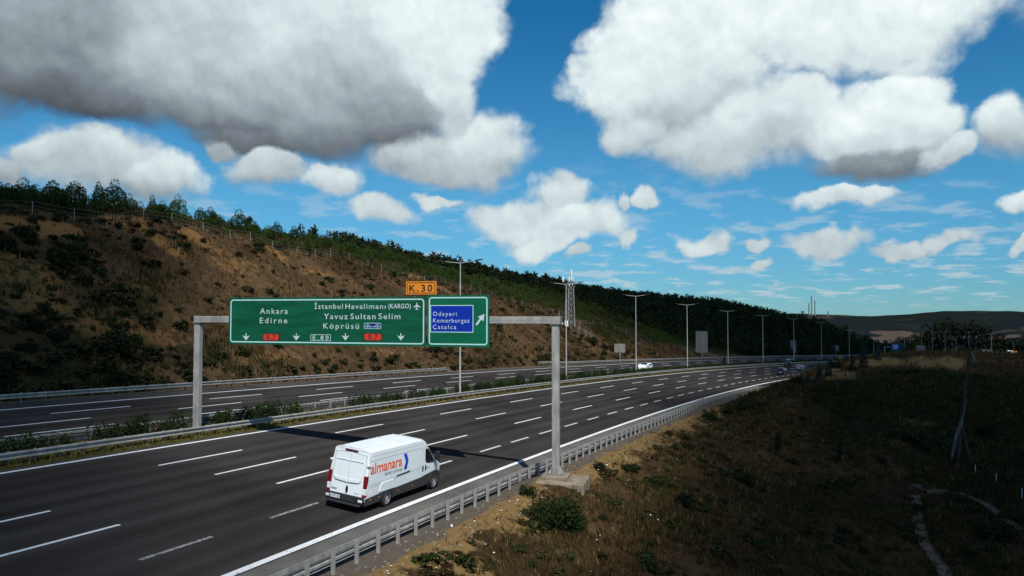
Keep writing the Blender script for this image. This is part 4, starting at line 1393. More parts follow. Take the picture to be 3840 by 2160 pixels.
def make_van():
    o = thing('delivery_van', 'white high-roof delivery van with red and blue lettering, black lower panels, in the slow lane', 'van')
    PR = [(.00, .30), (.80, .30), (.95, .36), (.985, .60), (.995, .95), (.985, 1.30), (.955, 1.70), (.92, 2.05), (.895, 2.30), (.875, 2.40), (.80, 2.455), (.45, 2.475), (0, 2.485)]

    def side_y(z):
        zs = [q[1] for q in PR[2:10]]; ys = [q[0] for q in PR[2:10]]
        return float(np.interp(z, zs, ys))

    def ztop(x):
        return float(np.interp(x, [0, .05, 4.30, 4.55, 4.75, 4.95, 5.15, 5.30, 5.70, 5.95, 6.35, 6.55, 6.66, 6.70], [2.44, 2.485, 2.485, 2.46, 2.37, 2.19, 1.99, 1.84, 1.48, 1.34, 1.17, 1.05, .86, .7]))
    st = [0, .02, .06, .14, .6, 1.2, 1.65, 2.4, 3.2, 4.0, 4.55, 4.75, 4.85, 4.95, 5.05, 5.15, 5.30, 5.45, 5.58, 5.70, 5.82, 5.95, 6.15, 6.35, 6.5, 6.6, 6.66, 6.70]
    v, f = [], []
    n = len(PR)
    for x in st:
        zt = ztop(x)
        wsc = float(np.interp(x, [0, .02, .06, .14, 4.9, 5.8, 6.35, 6.55, 6.66, 6.70], [.955, .975, .99, 1, 1, .985, .93, .84, .70, .60]))
        zb = float(np.interp(x, [0, 6.3, 6.7], [0, 0, .06]))
        row = []
        for (y, z) in PR:
            zz = z
            if zt < 2.48:
                lim = zt - .10
                if z > lim:
                    zz = lim + (z - lim) / (2.485 - lim) * (zt - lim)
                    y = y if z < 2.0 else y
            # the rear leans in towards the roof
            xx = x + (.30 * ((z - 1.0) / 1.5) ** 1.5 if (x < .2 and z > 1.0) else 0) * (1 - x / .2 if x < .2 else 0) * .75
            row.append((xx, y * wsc, zz + zb * (1 - z / 2.5)))
        full = [(a, -b, c) for a, b, c in row] + [(a, b, c) for a, b, c in row[::-1]][1:-1]
        v += full
    k = 2 * n - 2
    for i in range(len(st) - 1):
        for j in range(k):
            f.append((i * k + j, i * k + (j + 1) % k, (i + 1) * k + (j + 1) % k, (i + 1) * k + j))
    f.append(tuple(range(k))[::-1]); f.append(tuple(range((len(st) - 1) * k, len(st) * k)))
    mb = MB(); mb.add(v, f)
    me = mb.mesh('body', M_WHITE, smooth=True)
    body = link('body', me, o)

    def rear_x(z):
        return (.30 * ((z - 1.0) / 1.5) ** 1.5 * .75 if z > 1.0 else 0)

    def side(pts, t0=.002, t1=.010, sg=-1):
        """polygon (x, z) laid on the right (sg -1) or left side"""
        m = MB()
        return m.prism(pts, lambda a, b, t: (a, sg * (side_y(b) + t), b), t0, t1)

    def rear(pts, t0=.002, t1=.012):
        return MB().prism(pts, lambda a, b, t: (rear_x(b) - t, a, b), t0, t1)

    def strip(pts, w, fn):
        """thin line along points (a, b)"""
        m = MB()
        for (p, q) in zip(pts[:-1], pts[1:]):
            dd = Vector((q[0] - p[0], q[1] - p[1], 0))
            if dd.length < 1e-6: continue
            nn = Vector((-dd.y, dd.x, 0)).normalized() * w / 2
            m.prism([(p[0] + nn.x, p[1] + nn.y), (p[0] - nn.x, p[1] - nn.y), (q[0] - nn.x, q[1] - nn.y), (q[0] + nn.x, q[1] + nn.y)], fn, .001, .006)
        return m
    M_SEAM = mat('panel_seam', (.20, .235, .24), .6)
    M_SEAM2 = mat('shallow_panel_seam', (.42, .47, .48), .6)
    for sg in (-1, 1):
        sf = lambda a, b, t, sg=sg: (a, sg * (side_y(b) + t), b)
        # black lower panels, following the wheel arches
        low = [(.0, .30), (6.50, .34), (6.50, .66), (6.35, .82), (6.1, .90), (5.45, .92), (5.2, .80), (4.75, .80), (4.55, .72), (2.2, .66), (1.05, .66), (.0, .62)]
        m = MB()
        xs = [0.0, .5, 1.0, 1.65, 2.3, 3.0, 3.8, 4.5, 4.8, 5.2, 5.5, 5.9, 6.2, 6.36]
        top = [.60, .63, .66, .68, .68, .70, .73, .75, .80, .83, .86, .86, .80, .70]
        for i in range(len(xs) - 1):
            wa = float(np.interp(xs[i], [5.8, 6.36], [1, .935])); wb = float(np.interp(xs[i + 1], [5.8, 6.36], [1, .935]))
            P = []
            for x, t, w in ((xs[i], top[i], wa), (xs[i + 1], top[i + 1], wb)):
                for z in (.31, (.31 + t) / 2, t):
                    y = side_y(max(z, .36)) * w
                    P.append((x, sg * (y + .018), z))
            m.add(P, [(0, 3, 4, 1), (1, 4, 5, 2)])
            m.add([P[2], P[5], (P[5][0], P[5][1] - sg * .03, P[5][2]), (P[2][0], P[2][1] - sg * .03, P[2][2])], [(0, 1, 2, 3)])
            m.add([P[0], P[3], (P[3][0], P[3][1] - sg * .2, P[3][2]), (P[0][0], P[0][1] - sg * .2, P[0][2])], [(0, 1, 2, 3)])
        sill = m.obj('lower_panel', M_DKGREY, o, smooth=False)
        for ax in (1.65, 5.75):
            w = float(np.interp(ax, [5.8, 6.36], [1, .935]))
            fl = MB()
            for i in range(14):
                t0, t1 = PI * i / 14 - .12, PI * (i + 1) / 14 - .12 + (.0)
                P = []
                for t in (t0, t1):
                    for r, yy in ((.415, .03), (.52, .035), (.53, .0)):
                        P.append((ax + r * math.cos(t), sg * (side_y(.7) + yy), .36 + r * math.sin(t)))
                fl.add(P, [(0, 1, 4, 3), (1, 2, 5, 4)])
            fl.obj('wheel_arch', M_BLACK, o)
            dk = MB()
            pts = [(ax + .425 * math.cos(PI * i / 16), .36 + .425 * math.sin(PI * i / 16)) for i in range(17)] + [(ax - .42, .30), (ax + .42, .30)]
            dk.prism(pts, lambda a, b, t: (a, sg * (.99 + t), b), .012, .026)
            dk.obj('arch_shade_disc', M_RUBBER, o)  # flat dark disc standing in for the shade inside the arch
        # white bulge over the rear wheel
        bl = [(1.0, .74), (1.05, 1.00), (1.2, 1.10), (2.02, 1.10), (2.14, 1.02), (2.26, .78), (2.2, .70), (1.1, .70)]
        side(bl, .0, .035, sg).obj('wheel_bulge', M_WHITE, o, bevel=.02)
        fb = [(5.15, .95), (5.25, 1.16), (5.45, 1.26), (6.0, 1.22), (6.25, 1.05), (6.3, .90), (5.2, .88)]
        # cab window, pillar, door lines, handles
        wn = [(4.78, 1.50), (4.82, 1.40), (4.98, 1.33), (5.60, 1.30), (5.64, 1.36), (5.20, 1.82), (5.03, 1.97), (4.84, 2.00), (4.78, 1.95)]
        side(wn, .002, .012, sg).obj('side_window', M_GLASS, o)
        side([(5.18, 1.33), (5.24, 1.33), (5.24, 1.76), (5.18, 1.83)], .012, .02, sg).obj('window_divider', M_BLACK, o)
        strip([(4.72, .76), (4.72, 2.08), (5.02, 2.06), (5.72, 1.34), (5.62, .92)], .014, sf).obj('door_seam', M_SEAM, o)
        strip([(.30, 2.06), (2.2, 2.07), (4.42, 2.07), (4.58, 1.98), (4.66, 1.6), (4.60, 1.34), (4.45, 1.22), (3.4, 1.16), (.22, 1.12)], .02, sf).obj('panel_seam', M_SEAM2, o)
        strip([(.22, 1.03), (2.3, 1.07)], .018, sf).obj('panel_seam', M_SEAM2, o)
        strip([(3.10, .74), (3.12, 2.30)], .010, sf).obj('panel_seam', M_SEAM2, o)
        strip([(.35, 2.24), (4.6, 2.25)], .012, sf).obj('gutter', M_SEAM2, o)
        strip([(.16, .68), (.19, 1.2), (.24, 2.2)], .014, sf).obj('panel_seam', M_SEAM, o)
        for hx in (4.58, 4.84):
            el_ = [(hx + .055 * math.cos(2 * PI * i / 12), 1.13 + .145 * math.sin(2 * PI * i / 12)) for i in range(12)]
            side(el_, .002, .02, sg).obj('door_handle', M_BLACK, o)
        if sg < 0:
            side([(2.30, 1.145), (3.42, 1.195), (3.42, 1.24), (2.30, 1.19)], .002, .022, sg).obj('door_rail', M_DKGREY, o)
        mr = MB()
        mr.box((5.50, sg * 1.06 if sg > 0 else -1.30, 1.40), (5.62, 1.30 if sg > 0 else -1.06, 1.82))
        mr.bar((5.52, sg * .98, 1.50), (5.56, sg * 1.10, 1.55), .06)
        mr.obj('mirror', M_BLACK, o, bevel=.025)
        for x in (.35, 1.02, 2.5, 3.7):
            side([(x, .50), (x + .09, .50), (x + .09, .54), (x, .54)], .020, .028, sg).obj('side_marker', M_SIGN_O, o)
        # tail lamp wraps the rear corner
        tl = MB()
        zt = [(.66, 0), (.80, 1), (1.05, 2), (1.52, 3)]
        lamp = lambda z0, z1, name, m: MB().box((rear_x((z0 + z1) / 2) - .022, sg * .985 if sg < 0 else .83, z0), (.15, -.83 if sg < 0 else .985 * 1, z1)).obj(name, m, o, bevel=.012)
        lamp(1.00, 1.50, 'tail_lamp', M_LENS_RED); lamp(.76, .998, 'reversing_lamp', M_LENS_WH); lamp(.66, .757, 'rear_reflector', M_LENS_RED)
        # hinges
        for z in (1.88,):
            MB().box((rear_x(z) - .06, sg * .90 if sg > 0 else -1.0, z), (rear_x(z) + .10, 1.0 if sg > 0 else -.90, z + .07)).obj('hinge', M_WHITE2, o, bevel=.012)
    for ax in (1.65, 5.75):
        for sg in (-1, 1):
            wm = Matrix.Translation((ax, sg * .90, .36)) @ Matrix.Rotation(sg * PI / 2, 4, 'Z')
            wheel = MB().lathe([(.20, -.11), (.33, -.115), (.358, -.08), (.362, 0), (.358, .08), (.33, .125), (.235, .125), (.225, .09)], wm, 28).obj('wheel', M_RUBBER, o, smooth=True)
            rim = MB().lathe([(.228, .095), (.222, .125), (.205, .105), (.15, .065), (.13, .11), (.06, .125), (.0, .13)], wm, 28).obj('rim', M_RIM, wheel, smooth=True)
            hol = MB()
            for i in range(14):
                t = 2 * PI * i / 14
                hol.tube(wm @ Vector((.088, .178 * math.cos(t), .178 * math.sin(t))), wm @ Vector((.110, .178 * math.cos(t), .178 * math.sin(t))), .020, n=6)
            hol.obj('rim_holes', M_RUBBER, wheel)
    MB().prism([(5.30, .20), (5.30, .42), (5.38, .42), (5.45, .06)][::-1], lambda a, b, t: (a - .05, -.93 + t, b + .02), 0, .03).obj('mud_flap', M_DKGREY, o)
    # rear doors with their raised frames
    for sg in (-1, 1):
        lo, hi = (.008, .80) if sg > 0 else (-.80, -.008)
        door = rear([(lo, .66), (hi, .66), (hi * 1.0 if sg > 0 else hi, 2.30), (lo, 2.30)], -.01, .010).obj('rear_door', M_WHITE, o)
        e0, e1 = (.03, .72) if sg > 0 else (-.72, -.03)
        fr = [(e0, 2.0), (e1, 1.99), (e1 + (.02 if sg > 0 else 0), 1.96), (e1, 1.35)] if sg > 0 else []
        out = [(.012, 2.01), (.70, 2.01), (.735, 1.97), (.745, 1.45), (.69, 1.26), (.60, 1.18), (.012, 1.14)]
        ins = [(.012, 1.985), (.69, 1.985), (.712, 1.96), (.712, 1.50), (.655, 1.345), (.56, 1.29), (.012, 1.27)]
        m = MB()
        P = [(sg * a, b) for a, b in out]; Q = [(sg * a, b) for a, b in ins]
        for i in range(len(P) - 1):
            m.prism([P[i], P[i + 1], Q[i + 1], Q[i]], lambda a, b, t: (rear_x(b) - t, a, b), .008, .018)
        m.obj('door_frame', M_WHITE, door, bevel=.008)
        strip([(sg * .80, .66), (sg * .80, 2.28), (sg * .02, 2.32)], .014, lambda a, b, t: (rear_x(b) - .008 - t, a, b)).obj('door_seam', M_SEAM, door)
    strip([(0, .66), (0, 2.30)], .012, lambda a, b, t: (rear_x(b) - .012 - t, a, b)).obj('centre_seam', M_SEAM2, o)
    el_ = [(-.05 + .06 * math.cos(2 * PI * i / 14), .86 + .15 * math.sin(2 * PI * i / 14)) for i in range(14)]
    rear(el_, .01, .03).obj('rear_handle', M_BLACK, o)
    MB().box((.17, -.30, 2.335), (.30, .36, 2.405)).obj('brake_lamp', M_LENS_DK, o, bevel=.02)
    MB().tube((.24, .05, 2.40), (.24, .05, 2.47), .035).obj('camera_pod', M_BLACK, o)
    # roof edge lip and ribs
    MB().box((.20, -.80, 2.405), (.34, .80, 2.46)).obj('roof_lip', M_WHITE, o, bevel=.02)
    for i in range(7):
        y = -.63 + i * .21
        MB().box((.5, y - .022, 2.44), (4.35, y + .022, 2.5 - abs(y) * .026)).obj('roof_rib', M_WHITE, o)
    MB().box((3.05, -.74, 2.44), (3.07, .74, 2.4915)).obj('roof_seam', M_SEAM2, o)
    # bumper, step, plate, reflectors
    bp = MB().box((-.10, -.95, .36), (.10, .95, .655)).obj('rear_bumper', M_BLACK, o, bevel=.03)
    MB().box((-.20, -.86, .30), (.02, .86, .37)).obj('step', M_DKGREY, o, bevel=.015)
    MB().box((-.112, -.55, .43), (-.10, .18, .60)).obj('bumper_panel', M_DKGREY, bp, bevel=.004)
    pl = MB().box((-.125, .20, .47), (-.112, .75, .60)).obj('number_plate', M_LENS_WH, o)
    MB().box((-.129, .70, .472), (-.1255, .748, .598)).obj('plate_band', M_SIGN_B, pl)
    fit_text('plate_lettering', '34 BTT 001', .69, .215, .498, .575, lambda a, b: (-.130, a, b), M_INK, pl, 1.0, .01)
    for sg in (-1, 1):
        MB().box((-.116, sg * .93 if sg < 0 else .70, .47), (-.10, -.72 if sg < 0 else .93, .57)).obj('reflector', M_LENS_WH, o, bevel=.01)
    fit_text('maker_lettering', 'IVECO', .76, .46, .775, .84, lambda a, b: (rear_x(b) - .016, a, b), M_INK, o, 1.1, .03)
    fit_text('model_lettering', 'DAILY', -.45, -.70, .74, .78, lambda a, b: (rear_x(b) - .016, a, b), M_GREY_INK, o, 1.1, .02)
    # the firm's name and arrow on the right side; the slogan below
    sfn = lambda a, b: (a, -(side_y(b) + .013), b)
    fit_text('lettering', 'almanara', .26, 2.72, 1.56, 1.97, sfn, M_RED_INK, o, .96, .014)
    fit_text('lettering', 'delivery unlimited', 1.32, 2.74, 1.35, 1.49, sfn, M_GREY_INK, o, 1.02, .006)
    flat('logo_arrow', [(2.84, 2.02), (3.09, 2.02), (3.25, 1.69), (3.12, 1.36), (2.87, 1.36), (3.02, 1.69)], [(0, 1, 2, 5), (5, 2, 3, 4)], sfn, M_BLUE_INK, o)
    flat('logo_arrow_fold', [(2.87, 1.362), (3.12, 1.362), (3.02, 1.62)], [(0, 1, 2)], lambda a, b: (a, -(side_y(b) + .017), b), M_BLUE_DK, o)
    fit_text('lettering', '35S18', 4.93, 5.22, 1.09, 1.15, sfn, M_GREY_INK, o, 1.0, .02)
    MB().box((6.45, -.80, .30), (6.72, .80, .66)).obj('front_bumper', M_DKGREY, o, bevel=.05)
    ws = MB(); ws.add([(4.74, -.70, 2.375), (4.74, .70, 2.375), (5.74, .86, 1.475), (5.74, -.86, 1.475)], [(0, 1, 2, 3)])
    ws.v = [(a + .02, b, c + .02) for a, b, c in ws.v]
    ws.obj('windscreen', M_GLASS, o)
    return o


van = make_van()
place(van, -1.9, -16.72, False, 1.2)
van.scale = (1.2, 1.2, 1.255)


# ------------------------------------------------------------------ cars and a lorry
def make_car(label, body_m, kind='saloon', lights=True):
    o = thing('car', label, 'car')
    H = 1.45 if kind == 'saloon' else (1.68 if kind == 'suv' else 1.5)
    if kind == 'saloon':
        prof = [(0, .42), (.02, .88), (.15, 1.0), (.75, 1.04), (1.35, 1.38), (1.9, H), (2.6, H - .02), (3.3, 1.08), (3.5, 1.0), (4.3, .86), (4.5, .62), (4.5, .3)]
        roof = (1.35, 2.75); belt = 1.0
    else:
        prof = [(0, .45), (.0, .95), (.10, 1.12), (.35, H - .12), (.6, H), (2.4, H), (2.6, H - .03), (3.35, 1.15), (3.5, 1.08), (4.35, .95), (4.5, .70), (4.5, .32)]
        roof = (.45, 2.7); belt = 1.08
    v, f = [], []
    xs = [p[0] for p in prof]; zs = [p[1] for p in prof]
    st = [0, .03, .15, .4, .75, 1.05, 1.35, 1.65, 1.95, 2.3, 2.6, 2.85, 3.1, 3.35, 3.6, 4.0, 4.3, 4.42, 4.5]
    n = 0
    for x in st:
        zt = float(np.interp(x, xs[1:-1], zs[1:-1]))
        w = float(np.interp(x, [0, .15, .6, 3.9, 4.3, 4.5], [.76, .84, .89, .89, .82, .66]))
        bz = min(belt, zt - .02)
        tw = w - max(0, zt - belt) * .34
        row = [(0, .22), (w * .92, .24), (w, .45), (w * 1.0, .75), (w * .985, bz), (tw + .05, max(bz + .005, zt - .10)), (tw - .06, zt - .02), (0, zt)]
        n = len(row)
        v += [(x, -b, c) for b, c in row] + [(x, b, c) for b, c in row[::-1]][1:-1]
    k = 2 * n - 2
    for i in range(len(st) - 1):
        for j in range(k):
            f.append((i * k + j, i * k + (j + 1) % k, (i + 1) * k + (j + 1) % k, (i + 1) * k + j))
    f.append(tuple(range(k))[::-1]); f.append(tuple(range((len(st) - 1) * k, len(st) * k)))
    MB().add(v, f).obj('body', body_m, o, smooth=True)
    zt = lambda x: float(np.interp(x, xs[1:-1], zs[1:-1]))
    for sg in (-1, 1):
        wn = [(roof[0] + .05, belt + .03), (roof[1] + .45, belt + .03), (roof[1] - .05, H - .14), (roof[0] + .35, H - .14)]
        def fn(a, b, t, sg=sg):
            return (a, sg * (.89 * .985 - (b - belt) * .34 + .012 + t), b)
        MB().prism(wn, fn, 0, .012).obj('side_window', M_GLASS, o)
        MB().box((roof[1] + .38, sg * .92 if sg > 0 else -1.06, belt), (roof[1] + .52, 1.06 if sg > 0 else -.92, belt + .14)).obj('mirror', body_m, o, bevel=.02)
        for ax in (.80, 3.60):
            wm = Matrix.Translation((ax, sg * .80, .32)) @ Matrix.Rotation(sg * PI / 2, 4, 'Z')
            wh = MB().lathe([(.2, -.1), (.31, -.1), (.325, 0), (.31, .11), (.21, .11)], wm, 18).obj('wheel', M_RUBBER, o, smooth=True)
            MB().lathe([(.21, .10), (.19, .085), (.06, .10), (0, .10)], wm, 18).obj('rim', M_RIM, wh, smooth=True)
        MB().box((-.012, sg * .80 if sg < 0 else .46, .74), (.10, -.46 if sg < 0 else .80, .90)).obj('tail_lamp', M_LENS_RED, o, bevel=.01)
        MB().box((4.30, sg * .76 if sg < 0 else .42, .66), (4.47, -.42 if sg < 0 else .76, .78)).obj('headlight', M_LENS_WH, o, bevel=.02)
    x0 = .80 if kind == 'saloon' else .12; x1 = roof[0] + .5 if kind == 'saloon' else .52
    rw = MB().add([(x0, -.66, zt(x0) + .015), (x0, .66, zt(x0) + .015), (x1, .52, zt(x1) - .012), (x1, -.52, zt(x1) - .012)], [(0, 3, 2, 1)])
    rw.v = [(a - .02, b, c + .03) for a, b, c in rw.v]; rw.obj('rear_window', M_GLASS, o)
    x0, x1 = roof[1] - .10, 3.26
    wsn = MB().add([(x0, -.54, zt(x0) + .02), (x0, .54, zt(x0) + .02), (x1, .72, zt(x1) + .02), (x1, -.72, zt(x1) + .02)], [(0, 1, 2, 3)])
    wsn.v = [(a + .02, b, c + .012) for a, b, c in wsn.v]; wsn.obj('windscreen', M_GLASS, o)
    MB().box((-.018, -.26, .52), (-.002, .26, .64)).obj('number_plate', M_LENS_WH, o)
    MB().box((4.495, -.26, .44), (4.515, .26, .55)).obj('number_plate', M_LENS_WH, o)
    MB().box((-.04, -.74, .30), (.1, .74, .48)).obj('bumper', M_BLACK if kind != 'saloon' else body_m, o, bevel=.03)
    return o


P_WHITE = mat('white_car_paint', (.72, .75, .76), .3, coat=.6, var=.02)
P_BLACK = mat('black_car_paint', (.008, .008, .010), .25, coat=.6, var=.1)
P_NAVY = mat('dark_car_paint', (.014, .015, .028), .25, coat=.6, var=.1)
P_SILVER = mat('silver_car_paint', (.30, .32, .34), .3, .4, coat=.5, var=.04)
P_BLUE = mat('blue_car_paint', (.008, .016, .09), .25, coat=.6, var=.1)
CAR = 1.0
c = make_car('white hatchback coming towards us beyond the median, by the second lamp post past the gantry', P_WHITE, 'hatch')
s_ = s_at_col(2409, 6.7); place(c, s_ + 4, 6.7, True, 1.15)
s_, d_ = road_hit(2987, 1378); c = make_car('black saloon car driving away nearest the median', P_BLACK, 'saloon'); place(c, s_, -2.0, False, 1.12)
s_, d_ = road_hit(2948, 1408); c = make_car('dark estate car with red tail lamps driving away beside the roadside scrub', P_NAVY, 'suv'); place(c, s_, min(max(d_, -13.4), -12.4), False, 1.15)
s_, d_ = road_hit(3025, 1391); c = make_car('silver saloon car driving away, farther on than the dark estate car', P_SILVER, 'saloon'); place(c, s_, min(max(d_, -9.6), -8.6), False, 1.12)
s_ = s_at_col(2915, 12.4); c = make_car('dark blue car with lit headlamps coming towards us, half hidden by the median hedge', P_BLUE, 'saloon'); place(c, s_, 6.8, True, 1.12)


def make_lorry():
    o = thing('tipper_lorry', 'white-cabbed tipper lorry with an orange body on the distant road', 'lorry')
    MB().box((0, -1.2, .9), (5.6, 1.2, 1.15)).obj('chassis', M_BLACK, o, bevel=.03)
    t = MB(); t.prism([(0, 1.2), (5.4, 1.2), (5.7, 2.7), (-.4, 2.7)], lambda a, b, q: (a, q, b), -1.22, 1.22)
    tp = t.obj('tipper_body', M_SIGN_O, o)
    for i in range(5):
        for sg in (-1, 1):
            MB().box((.4 + i * 1.15, sg * 1.225 - .03, 1.2), (.5 + i * 1.15, sg * 1.225 + .03, 2.7)).obj('rib', M_SIGN_O, tp)
    cb = MB(); cb.prism([(6.0, .6), (8.0, .6), (8.1, 1.5), (7.95, 2.4), (7.6, 3.2), (6.0, 3.3)], lambda a, b, q: (a, q, b), -1.22, 1.22)
    cab = cb.obj('cab', P_WHITE, o, bevel=.06)
    MB().prism([(8.05, 1.75), (8.13, 1.75), (7.97, 2.62), (7.90, 2.62)], lambda a, b, q: (a, q, b), -1.08, 1.08).obj('windscreen', M_GLASS, cab)
    MB().box((7.9, -1.1, .55), (8.16, 1.1, 1.25)).obj('grille', M_BLACK, cab, bevel=.03)
    for sg in (-1, 1):
        MB().box((6.9, sg * 1.235 - .012, 1.8), (7.8, sg * 1.235 + .012, 2.5)).obj('side_window', M_GLASS, cab)
        MB().box((7.9, sg * 1.45 - .12, 1.7), (8.05, sg * 1.45 + .12, 2.4)).obj('mirror', M_BLACK, cab, bevel=.03)
        for ax in (.9, 2.2, 6.9):
            wm = Matrix.Translation((ax, sg * 1.05, .5)) @ Matrix.Rotation(sg * PI / 2, 4, 'Z')
            wh = MB().lathe([(.3, -.15), (.48, -.15), (.5, 0), (.48, .15), (.3, .15)], wm, 16).obj('wheel', M_RUBBER, o, smooth=True)
            MB().lathe([(.3, .14), (.2, .08), (0, .1)], wm, 16).obj('rim', M_RIM, wh)
    return o


lor = make_lorry()
s_ = s_at_col(3790, 8.0)
place(lor, s_ + 4, 8.0, True, 1.0)

# ------------------------------------------------------------------ street lamps along the median
def make_lamp(arms=2, h=16.5):
    o = thing('street_lamp', 'lamp', 'street lamp')
    pole = MB().tube((0, 0, -.3), (0, 0, h), .125, .06, 10).obj('pole', M_POLE, o, smooth=True)
    MB().cbox((0, 0, .18), (.5, .5, .3)).obj('base', M_CONC, o, bevel=.03)
    MB().box((-.17, -.1, 1.0), (-.13, .1, 1.7)).obj('service_door', M_GALV_DK, o)
    for sg in ((-1, 1) if arms == 2 else (1,)):
        MB().tube((0, 0, h - .05), (sg * 2.2, 0, h + .22), .055, .045, 8).obj('arm', M_POLE, o, smooth=True)
        hd = MB()
        hd.prism([(2.1, h + .16), (3.1, h + .28), (3.15, h + .33), (2.9, h + .40), (2.1, h + .29)], lambda a, b, t: (sg * a, t, b), -.17, .17)
        hd.obj('lamp_head', M_DKGREY, o, bevel=.03)
    return o


LAMPS = [(1726, 984, 'street lamp rising behind the exit sign, beside the orange plate'),
         (2123, 1064.5, 'street lamp standing in front of the telecom mast'),
         (2384, 1109.5, 'street lamp beside the white oncoming car, next past the telecom mast'),
         (2576, 1143, 'street lamp just before the tall sign seen from behind'),
         (2728, 1166.8, 'street lamp just past the tall sign seen from behind, before the dark forest'),
         (2859, 1184, 'street lamp in front of the dark forest, just before the orange cutting'),
         (2975, 1196, 'street lamp standing across the orange cutting'),
         (3078, 1210, 'street lamp between the orange cutting and the spruces'),
         (3182, 1236, 'street lamp behind the largest blue spruce'),
         (3273, 1263, 'street lamp just left of the far blue sign, behind the mound'),
         (3453, 1243, 'street lamp in front of the small far sign back by the dark trees'),
         (3541, 1242, 'double street lamp at the left end of the far barrier, before the dark trees'),
         (3629, 1245, 'double street lamp behind the leaning utility pole'),
         (3714, 1252, 'street lamp just right of the low sign back before the dark trees')]
lamp0 = make_lamp()
for i, (u, vt, lab) in enumerate(LAMPS):
    s_ = s_at_col(u, 2.9)
    q = RP(s_, 2.9)
    h = z_at(vt, q[1]) - q[2]
    o = lamp0 if i == 0 else dup(lamp0, tuple(q), -heading(s_), None, lab)
    o.location = tuple(q); o.rotation_euler = (0, 0, -heading(s_) + .0); o.scale = (1, 1, max(.6, min(1.35, h / 16.55)))
    o['label'] = lab; o['group'] = 'street lamps along the median'
    print('lamp', i, round(s_), round(h, 1))
lamp1 = make_lamp(1, 12)
for i, (u, vt, lab) in enumerate([(3388, 1252, 'single arm street lamp behind the far blue sign'), (3493, 1213, 'tallest single arm street lamp before the left edge of the dark trees'), (3581, 1265, 'short single arm street lamp amid the dark trees'), (3797, 1280, 'single arm street lamp above the tipper lorry')]):
    s_ = s_at_col(u, -20.2); q = RP(s_, -20.2)
    h = z_at(vt, q[1]) - q[2]
    o = lamp1 if i == 0 else dup(lamp1, tuple(q), 0, None, lab)
    o.location = tuple(q); o.rotation_euler = (0, 0, -heading(s_) + PI); o.scale = (1, 1, max(.5, min(1.8, h / 12.1)))
    o['label'] = lab; o['group'] = 'single arm street lamps at the road edge'
    print('lamp1', i, round(s_), round(h, 1))


# ------------------------------------------------------------------ signs seen from behind
def sign_back(label, u0, u1, v0, v1, vb, d, cols, rows, step=None, d2=None):
    s = s_at_col((u0 + u1) / 2, d)
    base = RP(s, d)
    if d > 19: base[2] = float(hillz(s, d))
    y = base[1]
    w = (u1 - u0) / F_PX * y; z1 = z_at(v0, y); z0 = z_at(v1, y)
    o = thing('back_facing_sign', label, 'road sign', tuple(base))
    o.rotation_euler = (0, 0, -math.atan2(base[0], base[1]) * 1.0)
    zb = base[2]
    zz0, zz1 = z0 - zb, z1 - zb
    MB().box((-w / 2, 0, zz0), (w / 2, .05, zz1)).obj('panel', M_GALV_DK, o)
    for i in range(cols + 1):
        x = -w / 2 + w * i / cols
        MB().box((x - .03, -.07, zz0), (x + .03, -.002, zz1)).obj('upright', M_GALV, o)
    for j in range(rows + 1):
        z = zz0 + (zz1 - zz0) * j / rows
        MB().box((-w / 2, -.045, z - .025), (w / 2, -.003, z + .025)).obj('rail', M_GALV, o)
    MB().tube((0, .22, -.4), (0, .22, zz1 - .3), .11, n=10).obj('post', M_GALV, o, smooth=True)
    MB().tube((0, -.13, -.4), (0, -.13, max(zz0 + (zz1 - zz0) * .75, .5)), .12, n=10).obj('post', M_GALV, o, smooth=True)
    return o


sign_back('small road sign seen from behind on a single post at the hillside foot', 2304, 2343, 1289, 1320, 1347, 21.0, 4, 4)
sign_back('tall narrow road sign seen from behind, before the dark forest', 2609, 2651, 1242, 1321, 1338, 21.6, 6, 12)
sign_back('narrow road sign seen from behind below the orange cutting', 2962, 2982, 1277, 1322, 1330, 21.4, 3, 6)
sign_back('small square road sign seen from behind, right of the orange cutting', 3123, 3142, 1295, 1316, 1327, 21.4, 3, 3)
sign_back('small far road sign seen from behind before the dark trees', 3435, 3463, 1295, 1317, 1326, 20.6, 3, 3)
sign_back('low wide road sign seen from behind left of the tipper lorry', 3680, 3714, 1310, 1333, 1338, 4.0, 4, 3)

# far blue and green sign facing us on an arm
s_ = s_at_col(3362, -21.5); q = RP(s_, -21.5); y = q[1]
o = thing('far_road_sign', 'far green sign with a blue panel on a grey arm, behind the mound', 'road sign', tuple(q), -math.atan2(q[0], q[1]))
w = (3384 - 3340) / F_PX * y; z1 = z_at(1285, y) - q[2]; z0 = z_at(1317, y) - q[2]
MB().box((-w / 2, 0, z0), (w / 2, .1, z1)).obj('panel', M_SIGN_G, o)
MB().box((-w / 2 + .25, -.02, z0 + .55), (w / 2 - 1.4, -.002, z1 - .45)).obj('blue_panel', M_SIGN_B, o)
for k in range(4):
    zz = z1 - 1.0 - k * (z1 - z0 - 1.6) / 4
    MB().box((-w / 2 + .7, -.03, zz - .14), (-w / 2 + .7 + (2.8, 3.1, 2.9, 2.4)[k] * w / 7, -.022, zz + .14)).obj('lettering', M_SIGN_W, o)
MB().box((-w / 2 - 2.6, .15, (z0 + z1) / 2 - .35), (w / 2, .6, (z0 + z1) / 2 + .1)).obj('arm', M_GALV_DK, o, bevel=.04)
MB().box((-w / 2 - 2.6, .15, -3), (-w / 2 - 2.1, .6, (z0 + z1) / 2 + .1)).obj('post', M_GALV_DK, o, bevel=.04)
s_ = s_at_col(3148, 3.6); q = RP(s_, 3.6); y = q[1]
o = thing('warning_sign', 'small orange warning board on the median beyond the cars', 'road sign', tuple(q), -math.atan2(q[0], q[1]))
